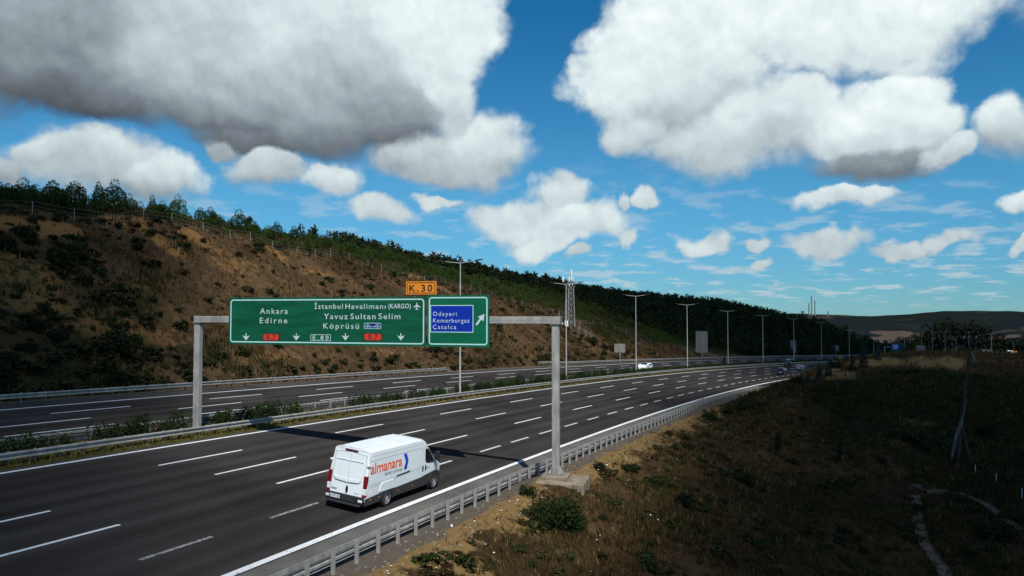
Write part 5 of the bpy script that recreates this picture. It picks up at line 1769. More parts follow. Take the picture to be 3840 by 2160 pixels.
w = 11 / F_PX * y; z1 = z_at(1334, y) - q[2]; z0 = z_at(1345, y) - q[2]
MB().box((-w / 2, 0, z0), (w / 2, .06, z1)).obj('board', M_SIGN_O, o, bevel=.02)
MB().tube((0, .1, -.3), (0, .1, z1 - .1), .05).obj('post', M_GALV, o)


# ------------------------------------------------------------------ telecom mast
def telecom():
    r = ray_hit(2137, 1226, 'l')
    s, d, p = r
    y = p[1]
    px = y / F_PX
    o = thing('telecom_mast', 'grey lattice telecom mast with white panel antennas above the brown slope', 'mast', tuple(p))
    H = z_at(1076, y) - p[2]
    wb, wt = 38 * px / 2 * .82, 27 * px / 2 * .82
    def leg(i, t):
        w = wb + (wt - wb) * t
        a = PI / 4 + i * PI / 2 + .35
        return Vector((w * 1.3 * math.cos(a), w * 1.3 * math.sin(a), H * t))
    for i in range(4):
        MB().bar(leg(i, 0), leg(i, 1), .14).obj('leg', M_GALV, o)
    nseg = 7
    for k in range(nseg):
        t0, t1 = k / nseg, (k + 1) / nseg
        br = MB()
        for i in range(4):
            m0 = (leg(i, t1) + leg((i + 1) % 4, t1)) / 2
            br.bar(leg(i, t0), m0, .075); br.bar(leg((i + 1) % 4, t0), m0, .075); br.bar(leg(i, t1), leg((i + 1) % 4, t1), .07)
        br.obj('bracing', M_GALV, o)
    pf = MB()
    for zz in (H, H + 1.9 * .6):
        for i in range(4):
            a, b = leg(i, 1) * 1.0, leg((i + 1) % 4, 1)
            a.z = b.z = zz
            a.xy *= 1.35; b.xy *= 1.35
            pf.bar(a, b, .08)
    for i in range(4):
        a = leg(i, 1); a.xy *= 1.35
        pf.bar(a, a + Vector((0, 0, 1.15 * 2)), .07); pf.bar(leg(i, 1), a, .08)
    plat = pf.obj('platform', M_GALV, o)
    MB().tube((0, 0, H), (.3, 0, z_at(1008, y) - p[2]), .09, n=8).obj('top_pole', M_GALV, o)
    for (u, v0, v1, w, dy) in ((2111.5, 1038, 1057, 5.5, -.6), (2133.5, 1038, 1057, 5, -1.4), (2149, 1037, 1056, 3, -.2), (2142, 1010.5, 1030, 5.5, -.4), (2141, 1032, 1051, 4, -.9), (2134, 1064, 1072, 4, -1.2), (2146, 1063, 1070, 4, -.6)):
        x = (u - CX_PX) / F_PX * y - p[0]
        z0, z1 = z_at(v1, y) - p[2], z_at(v0, y) - p[2]
        MB().box((x - w * px / 2, dy - .15, z0), (x + w * px / 2, dy + .15, z1)).obj('panel_antenna', M_WHITE2, o, bevel=.03)
    MB().box((-.3, -.25, .4), (.3, .25, H)).obj('cable_ladder', M_DKGREY, o)
    for (x0, w, h) in ((-1.6, .9, 1.7), (-2.6, .5, 1.3)):
        MB().box((x0, -2.2, -.2), (x0 + w, -1.4, h)).obj('cabinet', M_WHITE2, o, bevel=.03)
    f = thing('mast_fence', 'wire fence with bent posts around the foot of the telecom mast', 'fence', tuple(p))
    pts = [(-2.5, -2.8), (0, -3), (2.2, -2.9), (4, -2.6), (5.6, -2.2), (6.6, -.6), (6.0, 2), (3, 3), (0, 3.2), (-2.8, 2.6), (-3.2, 0)]
    P3 = []
    for (x, yy) in pts:
        s2, d2 = to_sd(p[0] + x, p[1] + yy)
        P3.append(Vector((x, yy, float(hillz(s2, d2)[0]) - p[2])))
    for q in P3:
        MB().bar(q - Vector((0, 0, .3)), q + Vector((0, 0, 2.2)), .06).bar(q + Vector((0, 0, 2.2)), q + Vector((.35, -.2, 2.5)), .05).obj('fence_post', M_GALV, f)
    for zz in (.5, 1.0, 1.5, 2.0, 2.4):
        wr = MB()
        for a, b in zip(P3, P3[1:] + P3[:1]):
            wr.bar(a + Vector((0, 0, zz)), b + Vector((0, 0, zz)), .018)
        wr.obj('wire', M_GALV, f)


telecom()

# wire fence along the top of the cutting
fs = np.array(fence_sd)
o_ = fs.argsort(0)[:, 0]; fs = fs[o_]
fence = thing('wire_fence', 'wire fence on white posts along the top of the brown hillside, below the pines', 'fence', tuple(RP(20, 45)))
fence.location.z = float(hillz(20., 45.))
finv = Vector(fence.location)
pmesh = MB().box((-.035, -.035, -.4), (.035, .035, 1.5)).mesh('fence_post', M_GALV_DK)
prev = None
wires = [MB(), MB(), MB()]
for k, s in enumerate(np.arange(-30, 262, 4.6)):
    d = float(np.interp(s, fs[:, 0], fs[:, 1])) - .6 + .5 * math.sin(s)
    q = RP(s, d); q[2] = float(hillz(s, d))
    q = Vector(q) - finv
    link('fence_post', pmesh, fence, q, (random.uniform(-.06, .06), random.uniform(-.06, .06), random.random()))
    if prev is not None:
        for w_, h in zip(wires, (.5, 1.0, 1.5)):
            w_.bar(prev + Vector((0, 0, h)), q + Vector((0, 0, h - random.uniform(0, .15))), .012)
    prev = q
for w_ in wires:
    w_.obj('wire', M_GALV, fence)

# ------------------------------------------------------------------ masts on the far ridge
for (u, v0, v1, lab, y) in ((3043, 1109, 1182, 'tallest of the three thin masts on the far ridge', 1250), (3033, 1137, 1182, 'shortest of the three thin masts grouped on the far ridge', 1250), (3055, 1126, 1184, 'right-hand thin mast of the three on the far ridge', 1250), (3104, 1165, 1181, 'tiny lone mast on the far ridge, right of the three masts', 1280)):
    q = at(u, v1, y); q[2] -= 6
    o = thing('radio_mast', lab, 'mast', tuple(q), 0, 'masts on the far ridge')
    h = z_at(v0, y) - q[2]
    mb = MB()
    w = .9
    for i in range(3):
        a = 2 * PI * i / 3
        mb.bar((w * math.cos(a), w * math.sin(a), 0), (w * .6 * math.cos(a), w * .6 * math.sin(a), h), .5)
    mb.obj('mast_frame', M_GALV_DK, o)
    bb = MB()
    for k in range(int(h / 3)):
        for i in range(3):
            a, b = 2 * PI * i / 3, 2 * PI * (i + 1) / 3
            bb.bar((w * math.cos(a), w * math.sin(a), k * 3), (w * .9 * math.cos(b), w * .9 * math.sin(b), k * 3 + 3), .22)
    bb.obj('bracing', M_GALV_DK, o)
    MB().tube((0, 0, h - 6), (0, 0, h - 3), 1.2, n=8).obj('antenna_drum', M_GALV_DK, o)
q = at(3010, 1186, 1250); q[2] -= 5
o = thing('water_tower', 'small water tower on the far ridge, left of the thin masts', 'water tower', tuple(q))
h = z_at(1166, 1250) - q[2]
for i in range(4):
    a = PI / 4 + PI / 2 * i
    MB().bar((2 * math.cos(a), 2 * math.sin(a), 0), (1.8 * math.cos(a), 1.8 * math.sin(a), h - 4), .7).obj('leg', M_CONC_DK, o)
MB().tube((0, 0, h - 4.5), (0, 0, h), 2.4, 3.0, 14).obj('tank', M_CONC, o)

CH_A = [(3418, 1845), (3420, 1880), (3424, 1925), (3434, 1980), (3455, 2040), (3482, 2090), (3515, 2140), (3545, 2190)]
CH_B = [(3440, 1846), (3480, 1840), (3540, 1836), (3590, 1845), (3640, 1868), (3700, 1905), (3760, 1948), (3830, 1998), (3900, 2045)]


def px_line(L):
    out = []
    for u, v in L:
        r = ray_hit(u, v, 'r')
        if r: out.append(r[2])
    return out


CHP = []
for L_ in (CH_A, CH_B):
    P_ = px_line(L_)
    for a_, b_ in zip(P_[:-1], P_[1:]):
        for k in range(8):
            CHP.append((a_ + (b_ - a_) * k / 8)[:2])
CHP = np.array(CHP)


def clear_of_channel(q):
    m = np.ones(len(q), bool)
    for a_ in range(0, len(q), 8000):
        m[a_:a_ + 8000] = (((q[a_:a_ + 8000, None, :2] - CHP[None]) ** 2).sum(-1).min(1) > .42 ** 2)
    return m


# ------------------------------------------------------------------ vegetation
def unit(n):
    v = RNG.normal(size=(n, 3)); return v / np.linalg.norm(v, axis=1, keepdims=True)


def leaf_cloud(lobes, n, size, asp=.5, out=.6, shell=.62, droop=0.0, tri=False, smin=.6):
    """n leaves spread through lobes (centre, radii): each a small diamond facing roughly outwards"""
    w = np.array([l[3] * l[4] * l[5] for l in lobes], float) ** .7
    k = RNG.choice(len(lobes), n, p=w / w.sum())
    L = np.array(lobes, float)
    dr = unit(n)
    r = shell + (1.02 - shell) * RNG.random(n) ** .6
    p = L[k, :3] + dr * L[k, 3:6] * r[:, None]
    nrm = dr * out + unit(n) * (1 - out)
    nrm /= np.linalg.norm(nrm, axis=1, keepdims=True) + 1e-9
    ax = np.cross(nrm, unit(n)); ax[:, 2] -= droop
    ax /= np.linalg.norm(ax, axis=1, keepdims=True) + 1e-9
    bx = np.cross(nrm, ax)
    s = size * (smin + (1.6 - smin) * RNG.random(n))[:, None]
    if tri:
        v = np.stack([p - bx * s * asp, p + bx * s * asp, p + ax * s * 2], 1).reshape(-1, 3)
        f = np.arange(n * 3).reshape(n, 3)
    else:
        v = np.stack([p - ax * s, p - bx * s * asp, p + ax * s, p + bx * s * asp], 1).reshape(-1, 3)
        f = np.arange(n * 4).reshape(n, 4)
    return v, f


def needles(lobes, n, ln, wd, up=.3, shell=.75):
    """tufts of long thin needles pointing outwards"""
    w = np.array([l[3] * l[4] * l[5] for l in lobes], float) ** .7
    k = RNG.choice(len(lobes), n, p=w / w.sum())
    L = np.array(lobes, float)
    dr = unit(n)
    p = L[k, :3] + dr * L[k, 3:6] * (shell + (1 - shell) * RNG.random(n))[:, None]
    dirn = dr * .8 + unit(n) * .55; dirn[:, 2] += up
    dirn /= np.linalg.norm(dirn, axis=1, keepdims=True)
    sd = np.cross(dirn, unit(n)); sd /= np.linalg.norm(sd, axis=1, keepdims=True) + 1e-9
    l = ln * (.6 + .8 * RNG.random(n))[:, None]
    v = np.stack([p - sd * wd, p + sd * wd, p + sd * wd * .35 + dirn * l, p - sd * wd * .35 + dirn * l], 1).reshape(-1, 3)
    return v, np.arange(n * 4).reshape(n, 4)


def bush_lobes(nl, rx, rz, flat=1.0):
    out = [(0, 0, rz * .45, rx * .6, rx * .6, rz * .55)]
    for i in range(nl):
        a = random.random() * 2 * PI; r = rx * random.uniform(.25, .68)
        q = random.uniform(.28, .48)
        out.append((r * math.cos(a), r * math.sin(a), rz * random.uniform(.2, .75) * flat, rx * q, rx * q, rz * q * 1.15))
    return out


BUSH = []
for i in range(5):
    v, f = leaf_cloud(bush_lobes(8, 1.0, 1.05), 620, .085, .55)
    BUSH.append(mesh_np('bush', v, f, M_BUSH if i < 3 else M_BUSH_DK))
SCRUB = []
for i in range(4):
    v, f = leaf_cloud(bush_lobes(7, 1.0, .62), 480, .095, .5)
    SCRUB.append(mesh_np('scrub', v, f, M_BUSH_DK if i < 2 else M_BUSH))


def plant(name, me, p, sc, label, cat, group=None, rz=None, sz=None):
    o = link(name, me, None, tuple(p), (0, 0, random.random() * 6.28 if rz is None else rz))
    o.scale = (sc * random.uniform(.9, 1.1), sc * random.uniform(.9, 1.1), sc * (sz or random.uniform(.85, 1.15)))
    return tag(o, label, cat, group)


def where_col(p):
    u = CX_PX + F_PX * p[0] / p[1]
    for lim, txt in ((380, 'at the left edge'), (720, 'left of the gantry'), (1000, 'behind the gantry\'s left end'), (1300, 'behind the wide sign\'s left half'),
                     (1600, 'behind the wide sign\'s right half'), (1850, 'behind the exit sign'), (2090, 'between exit sign and telecom mast'), (2380, 'between mast and white car'), (9999, 'beyond the white car')):
        if u < lim:
            return txt
    return ''


# --- shrubs on the brown hillside: those one can point at, then the rest of the cover
SHR = [(130, 862, 30, 'round dark shrub standing on the bare orange ledge at the far left'),
       (190, 985, 46, 'large dark shrub on the left of the hillside, below the orange ledge'),
       (440, 855, 50, 'broad dark shrub just below the wire fence on the left'),
       (310, 900, 36, 'dark shrub between the orange ledge and the orange scar'),
       (470, 1180, 36, 'dark low shrub left of the gantry beam end, midway up the hillside'),
       (575, 1145, 44, 'green shrub above the left end of the gantry beam'),
       (440, 1240, 50, 'long dark shrub left of the gantry post'),
       (350, 1245, 28, 'small dark shrub on the sandy patch left of the gantry'),
       (700, 1355, 30, 'green shrub behind the left gantry post at the slope foot'),
       (300, 1420, 40, 'dark shrub at the slope foot near the left barrier'),
       (560, 1405, 34, 'leafy green shrub at the slope foot beside the left gantry post'),
       (1270, 1322, 40, 'dark shrub just below the middle of the wide green sign'),
       (1340, 1335, 26, 'small dark shrub below the right part of the wide green sign'),
       (1690, 1320, 34, 'dark shrub below the exit sign'),
       (1955, 1165, 40, 'olive shrub on the slope just right of the exit sign, above the beam'),
       (2010, 1180, 34, 'olive shrub above the gantry beam, next to another olive shrub'),
       (2215, 1290, 60, 'large dark leafy shrub on the slope left of the small sign back'),
       (2265, 1310, 46, 'dark leafy shrub touching the small sign back'),
       (2350, 1325, 34, 'bright green shrub right of the small sign back'),
       (1180, 1340, 26, 'small dark shrub below the left part of the wide green sign')]
rest = 0
for (u, v, wpx, lab) in SHR:
    r = ray_hit(u, v, 'l')
    if not r: continue
    sc = wpx / F_PX * r[2][1] / 2 * 1.0
    plant('shrub', BUSH[RNG.integers(5)], r[2] - np.array([0, 0, .15 * sc]), sc, lab, 'shrub')
n = 0
while n < 290:
    s = random.uniform(-35, 175); d = random.uniform(21.8, 44)
    g = float(fbm(np.array([s / 16]), np.array([d / 8]), 123)[0])
    dens = .18 + .9 * max(0, g + .05) + (1.1 if s < 22 else 0) + (.35 if d < 24 else 0)
    if s > 120 and d > 34: continue
    if random.random() > dens: continue
    z = float(hillz(s, d)); q = RP(s, d); q[2] = z
    sc = random.choice([.35, .45, .6, .8, 1.1, 1.4]) * (1.55 if s < 22 else .9)
    plant('shrub', (BUSH + SCRUB)[RNG.integers(9)], q - np.array([0, 0, .12 * sc]), sc, ('large' if sc > 1.2 else 'medium' if sc > .6 else 'small') + ' dark shrub ' + ('at the foot of' if d < 27 else 'midway up' if d < 37 else 'near the top of') + ' the brown slope, ' + where_col(q), 'shrub', 'shrubs scattered over the brown hillside', None, None)
    n += 1

def joined(name, protos, P, sc, m, label, cat, cols=None):
    """many small plants as one mass"""
    V, Fc, Cc, off = [], [], [], 0
    pv = [(np.array([x.co[:] for x in me.vertices]), np.array([q.vertices[:] for q in me.polygons])) for me in protos]
    for i, p in enumerate(P):
        v, f = pv[i % len(pv)]
        a = RNG.random() * 6.28; c_, s_ = math.cos(a), math.sin(a)
        k = sc[i]
        q = np.empty_like(v)
        q[:, 0] = (v[:, 0] * c_ - v[:, 1] * s_) * k[0] + p[0]
        q[:, 1] = (v[:, 0] * s_ + v[:, 1] * c_) * k[0] + p[1]
        q[:, 2] = v[:, 2] * k[1] + p[2]
        V.append(q); Fc.append(f + off); off += len(v)
        if cols is not None:
            Cc.append(np.repeat(cols[i][None], len(v), 0) * (.75 + .5 * RNG.random((len(v), 1))))
    me = mesh_np(name, np.concatenate(V), np.concatenate(Fc), m, False, np.concatenate(Cc) if cols is not None else None)
    o = link(name, me)
    return tag(o, label, cat, None, 'stuff')


# knee-high scrub that gathers in patches between them
mini = []
for i in range(4):
    v, f = leaf_cloud(bush_lobes(5, 1.0, .8), 75, .21, .5, .5); mini.append(mesh_np('low_scrub', v, f, M_FOREST))
P, SC, CL = [], [], []
while len(P) < 2600:
    s = random.uniform(-38, 190); d = random.uniform(21.6, 46)
    g = float(fbm(np.array([s / 11]), np.array([d / 6]), 423)[0])
    if random.random() > .06 + 1.1 * max(0, g + .04) + (.42 if s < 24 else 0) + (.3 if d < 23.5 else 0): continue
    if float(bil(HZ0, LS, LD, s, d)) > .55: continue
    q = RP(s, d); q[2] = float(hillz(s, d)) - .05
    k = random.choice([.25, .3, .4, .5, .65, .9]); P.append(q); SC.append((k * random.uniform(.9, 1.5), k * random.uniform(.7, 1.1)))
    CL.append(np.array(random.choice([(.018, .026, .010), (.026, .032, .012), (.030, .026, .014), (.040, .034, .018)])) * random.uniform(.6, 1.3))
joined('hillside_scrub', mini, P, SC, M_FOREST, 'low dark scrub gathering in patches over the brown hillside', 'scrub', CL)

# --- young pines above the fence
PINE = []
trunk = MB().tube((0, 0, -.4), (.03, 0, .9), .10, .06, 7).mesh('trunk', M_BARK)
for i in range(5):
    lob = [(0, 0, 1.25, .95, .95, .95)]
    for j in range(8):
        a = random.random() * 6.28; r = random.uniform(.35, .75); h = random.uniform(.75, 1.9)
        q = random.uniform(.35, .5) * (1.25 - .3 * h / 2)
        lob.append((r * math.cos(a) * (1.2 - .3 * h / 2), r * math.sin(a) * (1.2 - .3 * h / 2), h, q, q, q))
    lob.append((0, 0, 2.3, .4, .4, .5))
    v, f = needles(lob, 1900, .15, .034, .2, .90)
    PINE.append(mesh_np('crown', v, f, M_PINE))
for i in range(2):      # taller, pointed ones among them
    lob = [(0, 0, .7 + .42 * j, .80 - .12 * j, .80 - .12 * j, .40) for j in range(6)]
    v, f = needles(lob, 1500, .17, .036, .2, .85)
    PINE.append(mesh_np('crown', v, f, M_PINE))
for i in range(2):      # and low, wide ones
    lob = [(0, 0, .75, 1.0, 1.0, .7)] + [(random.uniform(-.7, .7), random.uniform(-.7, .7), random.uniform(.5, 1.1), .5, .5, .45) for _ in range(6)]
    v, f = needles(lob, 1500, .15, .036, .2, .88)
    PINE.append(mesh_np('crown', v, f, M_PINE))
pts = []
for s in np.arange(-40, 268, 2.9):
    dF = float(np.interp(s, fs[:, 0], fs[:, 1]))
    wid = float(np.interp(s, [-40, 30, 60, 90, 140, 200, 262], [44, 46, 34, 32, 30, 26, 14]))
    for d in np.arange(dF + 1.8, dF + wid, 3.1):
        s2, d2 = s + random.uniform(-.9, .9), d + random.uniform(-.9, .9)
        if random.random() < .10 or float(fbm(np.array([s2 / 9]), np.array([d2 / 7]), 77)[0]) < -.13: continue
        pts.append((s2, d2))
pts = np.array(pts)
PW = RP(pts[:, 0], pts[:, 1]); PW[:, 2] = hillz(pts[:, 0], pts[:, 1])
uu = CX_PX + F_PX * PW[:, 0] / PW[:, 1]
keep = (PW[:, 1] > 30) & (uu > -150) & (uu < 3990)
pts, PW = pts[keep], PW[keep]
order = np.argsort(np.linalg.norm(PW, axis=1) + (pts[:, 1] - 45) * 1.2)
PW = PW[order]; pts = pts[order]
print('pines', len(PW))
NI = 285
pine_d = []
for i in range(NI):
    o = thing('pine_tree', 'young pine ' + ('just above the wire fence, ' if pts[i, 1] - float(np.interp(pts[i, 0], fs[:, 0], fs[:, 1])) < 9 else 'in the rear rows, ') + where_col(PW[i]), 'tree', tuple(PW[i]), random.random() * 6.28, 'young pines above the wire fence')
    k = random.choice([.6, .8, .95, 1.05, 1.15, 1.3]) * random.uniform(.9, 1.1) * float(np.interp(pts[i, 0], [30, 60, 120], [1.12, .90, .74]))
    o.scale = (k, k, k * random.uniform(.85, 1.1))
    link('crown', PINE[int(RNG.choice(9, p=[.14, .14, .14, .14, .14, .03, .03, .12, .12]))], o); link('trunk', trunk, o)


small = []
for i in range(3):
    lob = [(0, 0, 1.3, .9, .9, 1.0)] + [(random.uniform(-.6, .6), random.uniform(-.6, .6), random.uniform(.8, 1.9), .45, .45, .45) for _ in range(6)]
    v, f = needles(lob, 190, .30, .075, .25, .8)
    small.append(mesh_np('crown', v, f, M_PINE))
sel = np.arange(NI, len(PW))
sel = sel[:900]
joined('pine_plantation', small, PW[sel], [(random.uniform(.62, .95),) * 2 for _ in sel], M_PINE, 'mass of young pines farther up the hillside plantation', 'trees')

# --- dark forest on the hill beyond, and dark scrub along the ridge
FOR = []
for i in range(4):
    V, Fc, o_ = [], [], 0
    for j in range(5):
        h0 = .18 + j * .17; r = .36 * (1 - j / 6.2)
        lob = [(0, 0, h0, r, r, .16)]
        v, f = needles(lob, 26 - 3 * j, .17, .05, .15, .6)
        V.append(v); Fc.append(f + o_); o_ += len(v)
    v, f = needles([(0, 0, .92, .06, .06, .08)], 8, .12, .03, .8); V.append(v); Fc.append(f + o_)
    FOR.append(mesh_np('fir', np.concatenate(V), np.concatenate(Fc), M_FOREST))
P, SC, CL = [], [], []
rx = np.array([s_at_col(u, d) for u, v, d in RIDGE]); rd = np.array([d for u, v, d in RIDGE]); oo = rx.argsort(); rx, rd = rx[oo], rd[oo]
for s in np.arange(120, 470, 2.9):
    dF = float(np.interp(s, fs[:, 0], fs[:, 1]))
    wid = float(np.interp(s, [-40, 140, 200, 262, 275], [36, 30, 26, 14, 0]))
    dmax = float(np.interp(s, rx, rd)) + 12
    for d in np.arange(max(22.5, dF + wid), dmax, 2.9):
        s2, d2 = s + random.uniform(-1.2, 1.2), d + random.uniform(-1.2, 1.2)
        q = RP(s2, d2); q[2] = float(hillz(s2, d2))
        # the orange cutting stays bare
        u = CX_PX + F_PX * q[0] / q[1]; v = YH_PX - F_PX * (q[2] - CAM_Z) / q[1]
        if float(bil(HZ0, LS, LD, s2, d2)) > .42 and random.random() < .93: continue
        if s2 < 168 and random.random() < float(np.interp(s2, [120, 168], [.95, 0])): continue
        P.append(q); h = random.choice([2.6, 3.2, 3.8, 4.4, 5.4]) * random.uniform(.85, 1.15) * (1 + .3 * sstep(250, 420, s2)); SC.append((h * random.uniform(.8, 1.1), h))
        b = random.uniform(.6, 1.4)
        CL.append(np.array((.026, .036, .014)) * b + np.array((.004, .003, 0)) * random.random())
print('forest', len(P))
joined('dark_forest', FOR, P, SC, M_FOREST, 'dark pine forest covering the hill beyond the cutting', 'forest', CL)
P, SC, CL = [], [], []
for s in np.arange(-30, 200, 2.3):
    dR = float(np.interp(s, rx, rd))
    for d in np.arange(float(np.interp(s, [-30, 60, 90, 140, 200], [91, 84, 80, 78, 74])), dR + 10, 2.8):
        if random.random() < .30 + .35 * sstep(75, 110, s) * sstep(165, 130, s): continue
        s2, d2 = s + random.uniform(-1.5, 1.5), d + random.uniform(-1.5, 1.5)
        q = RP(s2, d2); q[2] = float(hillz(s2, d2)) - .2
        P.append(q); k = random.uniform(.7, 1.9); SC.append((k, k * random.uniform(.8, 1.3)))
        CL.append(np.array((.013, .017, .008)) * random.uniform(.6, 1.5))
rb = []
for i in range(4):
    v, f = leaf_cloud(bush_lobes(6, 1.0, 1.0), 120, .20, .6); rb.append(mesh_np('ridge_bush', v, f, M_FOREST))
joined('ridge_scrub', rb, P, SC, M_FOREST, 'dark scrub and low trees along the top of the hill', 'scrub', CL)
# taller trees that break the skyline
CROWN = []
for i in range(3):
    v, f = leaf_cloud([(random.uniform(-.5, .5), random.uniform(-.5, .5), random.uniform(1.2, 2.8), random.uniform(.4, .75), random.uniform(.4, .75), random.uniform(.4, .7)) for _ in range(9)], 1100, .11, .55)
    CROWN.append(mesh_np('crown', v, f, M_BUSH_DK))
v, f = needles([(0, 0, .8 + .35 * j, .75 - .10 * j, .75 - .10 * j, .22) for j in range(7)], 520, .26, .04, .45); CONE = mesh_np('crown', v, f, M_BUSH_DK)
TT = [(120, 708, 22, CROWN[0], 'small tree on the skyline at the far left of the hill'), (225, 724, 20, CROWN[1], 'small reddish tree on the skyline, second from the left'),
      (372, 700, 40, CONE, 'tall pointed conifer standing highest above the left plantation'), (600, 765, 26, CROWN[2], 'windswept tree on the skyline right of the pointed conifer'),
      (800, 795, 26, CROWN[0], 'jagged tree standing at the skyline above the orange scar'), (925, 812, 34, CROWN[1], 'ragged tree on the skyline right of the orange scar'),
      (1170, 852, 46, CROWN[2], 'broad dark tree on the ridge, left of the bare grey one'), (1290, 864, 28, CROWN[0], 'pale sparse tree on the ridge'),
      (1412, 900, 40, CROWN[1], 'dark tree rising from the ridge above the wide sign'), (1555, 945, 46, CROWN[2], 'dark tree leaning out at the end of the upper ridge scrub'),
      (1962, 1040, 44, CROWN[0], 'dark round tree on the ridge left of the telecom mast'), (2005, 1050, 36, CROWN[1], 'dark tree on the ridge beside the round one'), (2050, 1054, 46, CROWN[2], 'dark dome tree on the ridge just left of the mast top')]
for (u, v, hpx, me, lab) in TT:
    d = float(np.interp(u, [r[0] for r in RIDGE], [r[2] for r in RIDGE]))
    s = s_at_col(u, d); q = RP(s, d); q[2] = float(hillz(s, d))
    ztop_ = z_at(v, q[1]); h = max(ztop_ - q[2], 1.6)
    o = thing('ridge_tree', lab, 'tree', tuple(q), random.random() * 6)
    k = h / 3.2; o.scale = (max(k, hpx / F_PX * q[1] / 2.4),) * 2 + (k,)
    link('crown', me, o); link('trunk', MB().tube((0, 0, -.5), (.05, .05, 2.0), .12, .05, 7).mesh('trunk', M_BARK), o)
# thin row of bare saplings on the bare crest
sap = MB()
for i in range(70):
    u = 1600 + i * 4.4 + random.uniform(-2, 2)
    d = float(np.interp(u, [r[0] for r in RIDGE], [r[2] for r in RIDGE])) + random.uniform(-2, 3)
    s = s_at_col(u, d); q = RP(s, d); q[2] = float(hillz(s, d))
    h = random.uniform(1.2, 2.6)
    sap.bar((q[0], q[1], q[2] - .2), (q[0] + random.uniform(-.3, .3), q[1], q[2] + h), .09)
    for k in range(4):
        t = random.uniform(.4, 1); a = random.random() * 6.28
        sap.bar((q[0], q[1], q[2] + h * t), (q[0] + .5 * math.cos(a), q[1] + .5 * math.sin(a), q[2] + h * t + .3), .10)
tag(sap.obj('sapling_row', M_BARK, None, fix=False), 'thin line of bare saplings along the crest right of the lamp', 'saplings', None, 'stuff')

# --- oleanders in the median
OL = []
for i in range(4):
    lob = bush_lobes(8, .95, 1.25)
    v, f = leaf_cloud(lob, 560, .10, .26, .35)
    OL.append(mesh_np('leaves', v, f, M_OLEANDER))
FLW = []
for i in range(2):
    v, f = leaf_cloud(bush_lobes(8, .95, 1.3), 9, .045, .9, .8, .95); FLW.append(mesh_np('flowers', v, f, M_FLOWER))


def oleander(s, d, k, label, group):
    q = RP(s, d, .05)
    o = thing('oleander', label, 'shrub', tuple(q), random.random() * 6.28, group)
    o.scale = (k, k, k * random.uniform(.85, 1.1))
    link('leaves', OL[RNG.integers(4)], o)
    if random.random() < .7: link('flowers', FLW[RNG.integers(2)], o)


s = -14.0
while s < 118:
    u = CX_PX + F_PX * float(RP(s, 3)[0] / RP(s, 3)[1])
    X_D = u / 1.4907
    clump = X_D < 165 or 235 < X_D < 478 or 522 < X_D < 760 or 895 < X_D < 1010 or 1030 < X_D < 1125 or X_D > 1165
    if clump and not (490 < X_D < 518):
        near_k = 1.08 if 235 < X_D < 760 else (.9 if X_D < 1165 else 1.08)
        oleander(s, random.uniform(2.3, 3.8), random.uniform(.8, 1.1) * near_k, 'oleander bush between the two median barriers, ' + where_col(RP(s, 3.0)).replace('behind', 'seen below').replace('the gantry\'s left end', 'the gantry beam\'s left end'), 'oleanders in the median')
    s += random.uniform(.7, 1.1) if s < 60 else random.uniform(1.1, 1.5)
P = []
for s in np.arange(118, 420, 1.5):
    for d in (2.4, 3.5):
        P.append(RP(s + random.uniform(-.4, .4), d, 0))
v, f = leaf_cloud(bush_lobes(6, 1.0, 1.15), 90, .22, .4); hb = mesh_np('hedge_bush', v, f, M_OLEANDER)
joined('median_hedge', [hb], P, [(random.uniform(.85, 1.15), random.uniform(.85, 1.15)) for _ in P], M_OLEANDER, 'continuous oleander hedge along the far median', 'hedge')
q = RP(s_at_col(2712, 3.0), 3.0); v, f = leaf_cloud([(0, 0, 1.6, .5, .5, 1.4), (.2, .1, 2.6, .4, .4, .8)], 420, .13, .4); o = link('young_tree', mesh_np('young_tree', v, f, M_OLEANDER), None, tuple(q)); tag(o, 'leafy young tree rising from the median hedge beside a lamp post', 'tree')

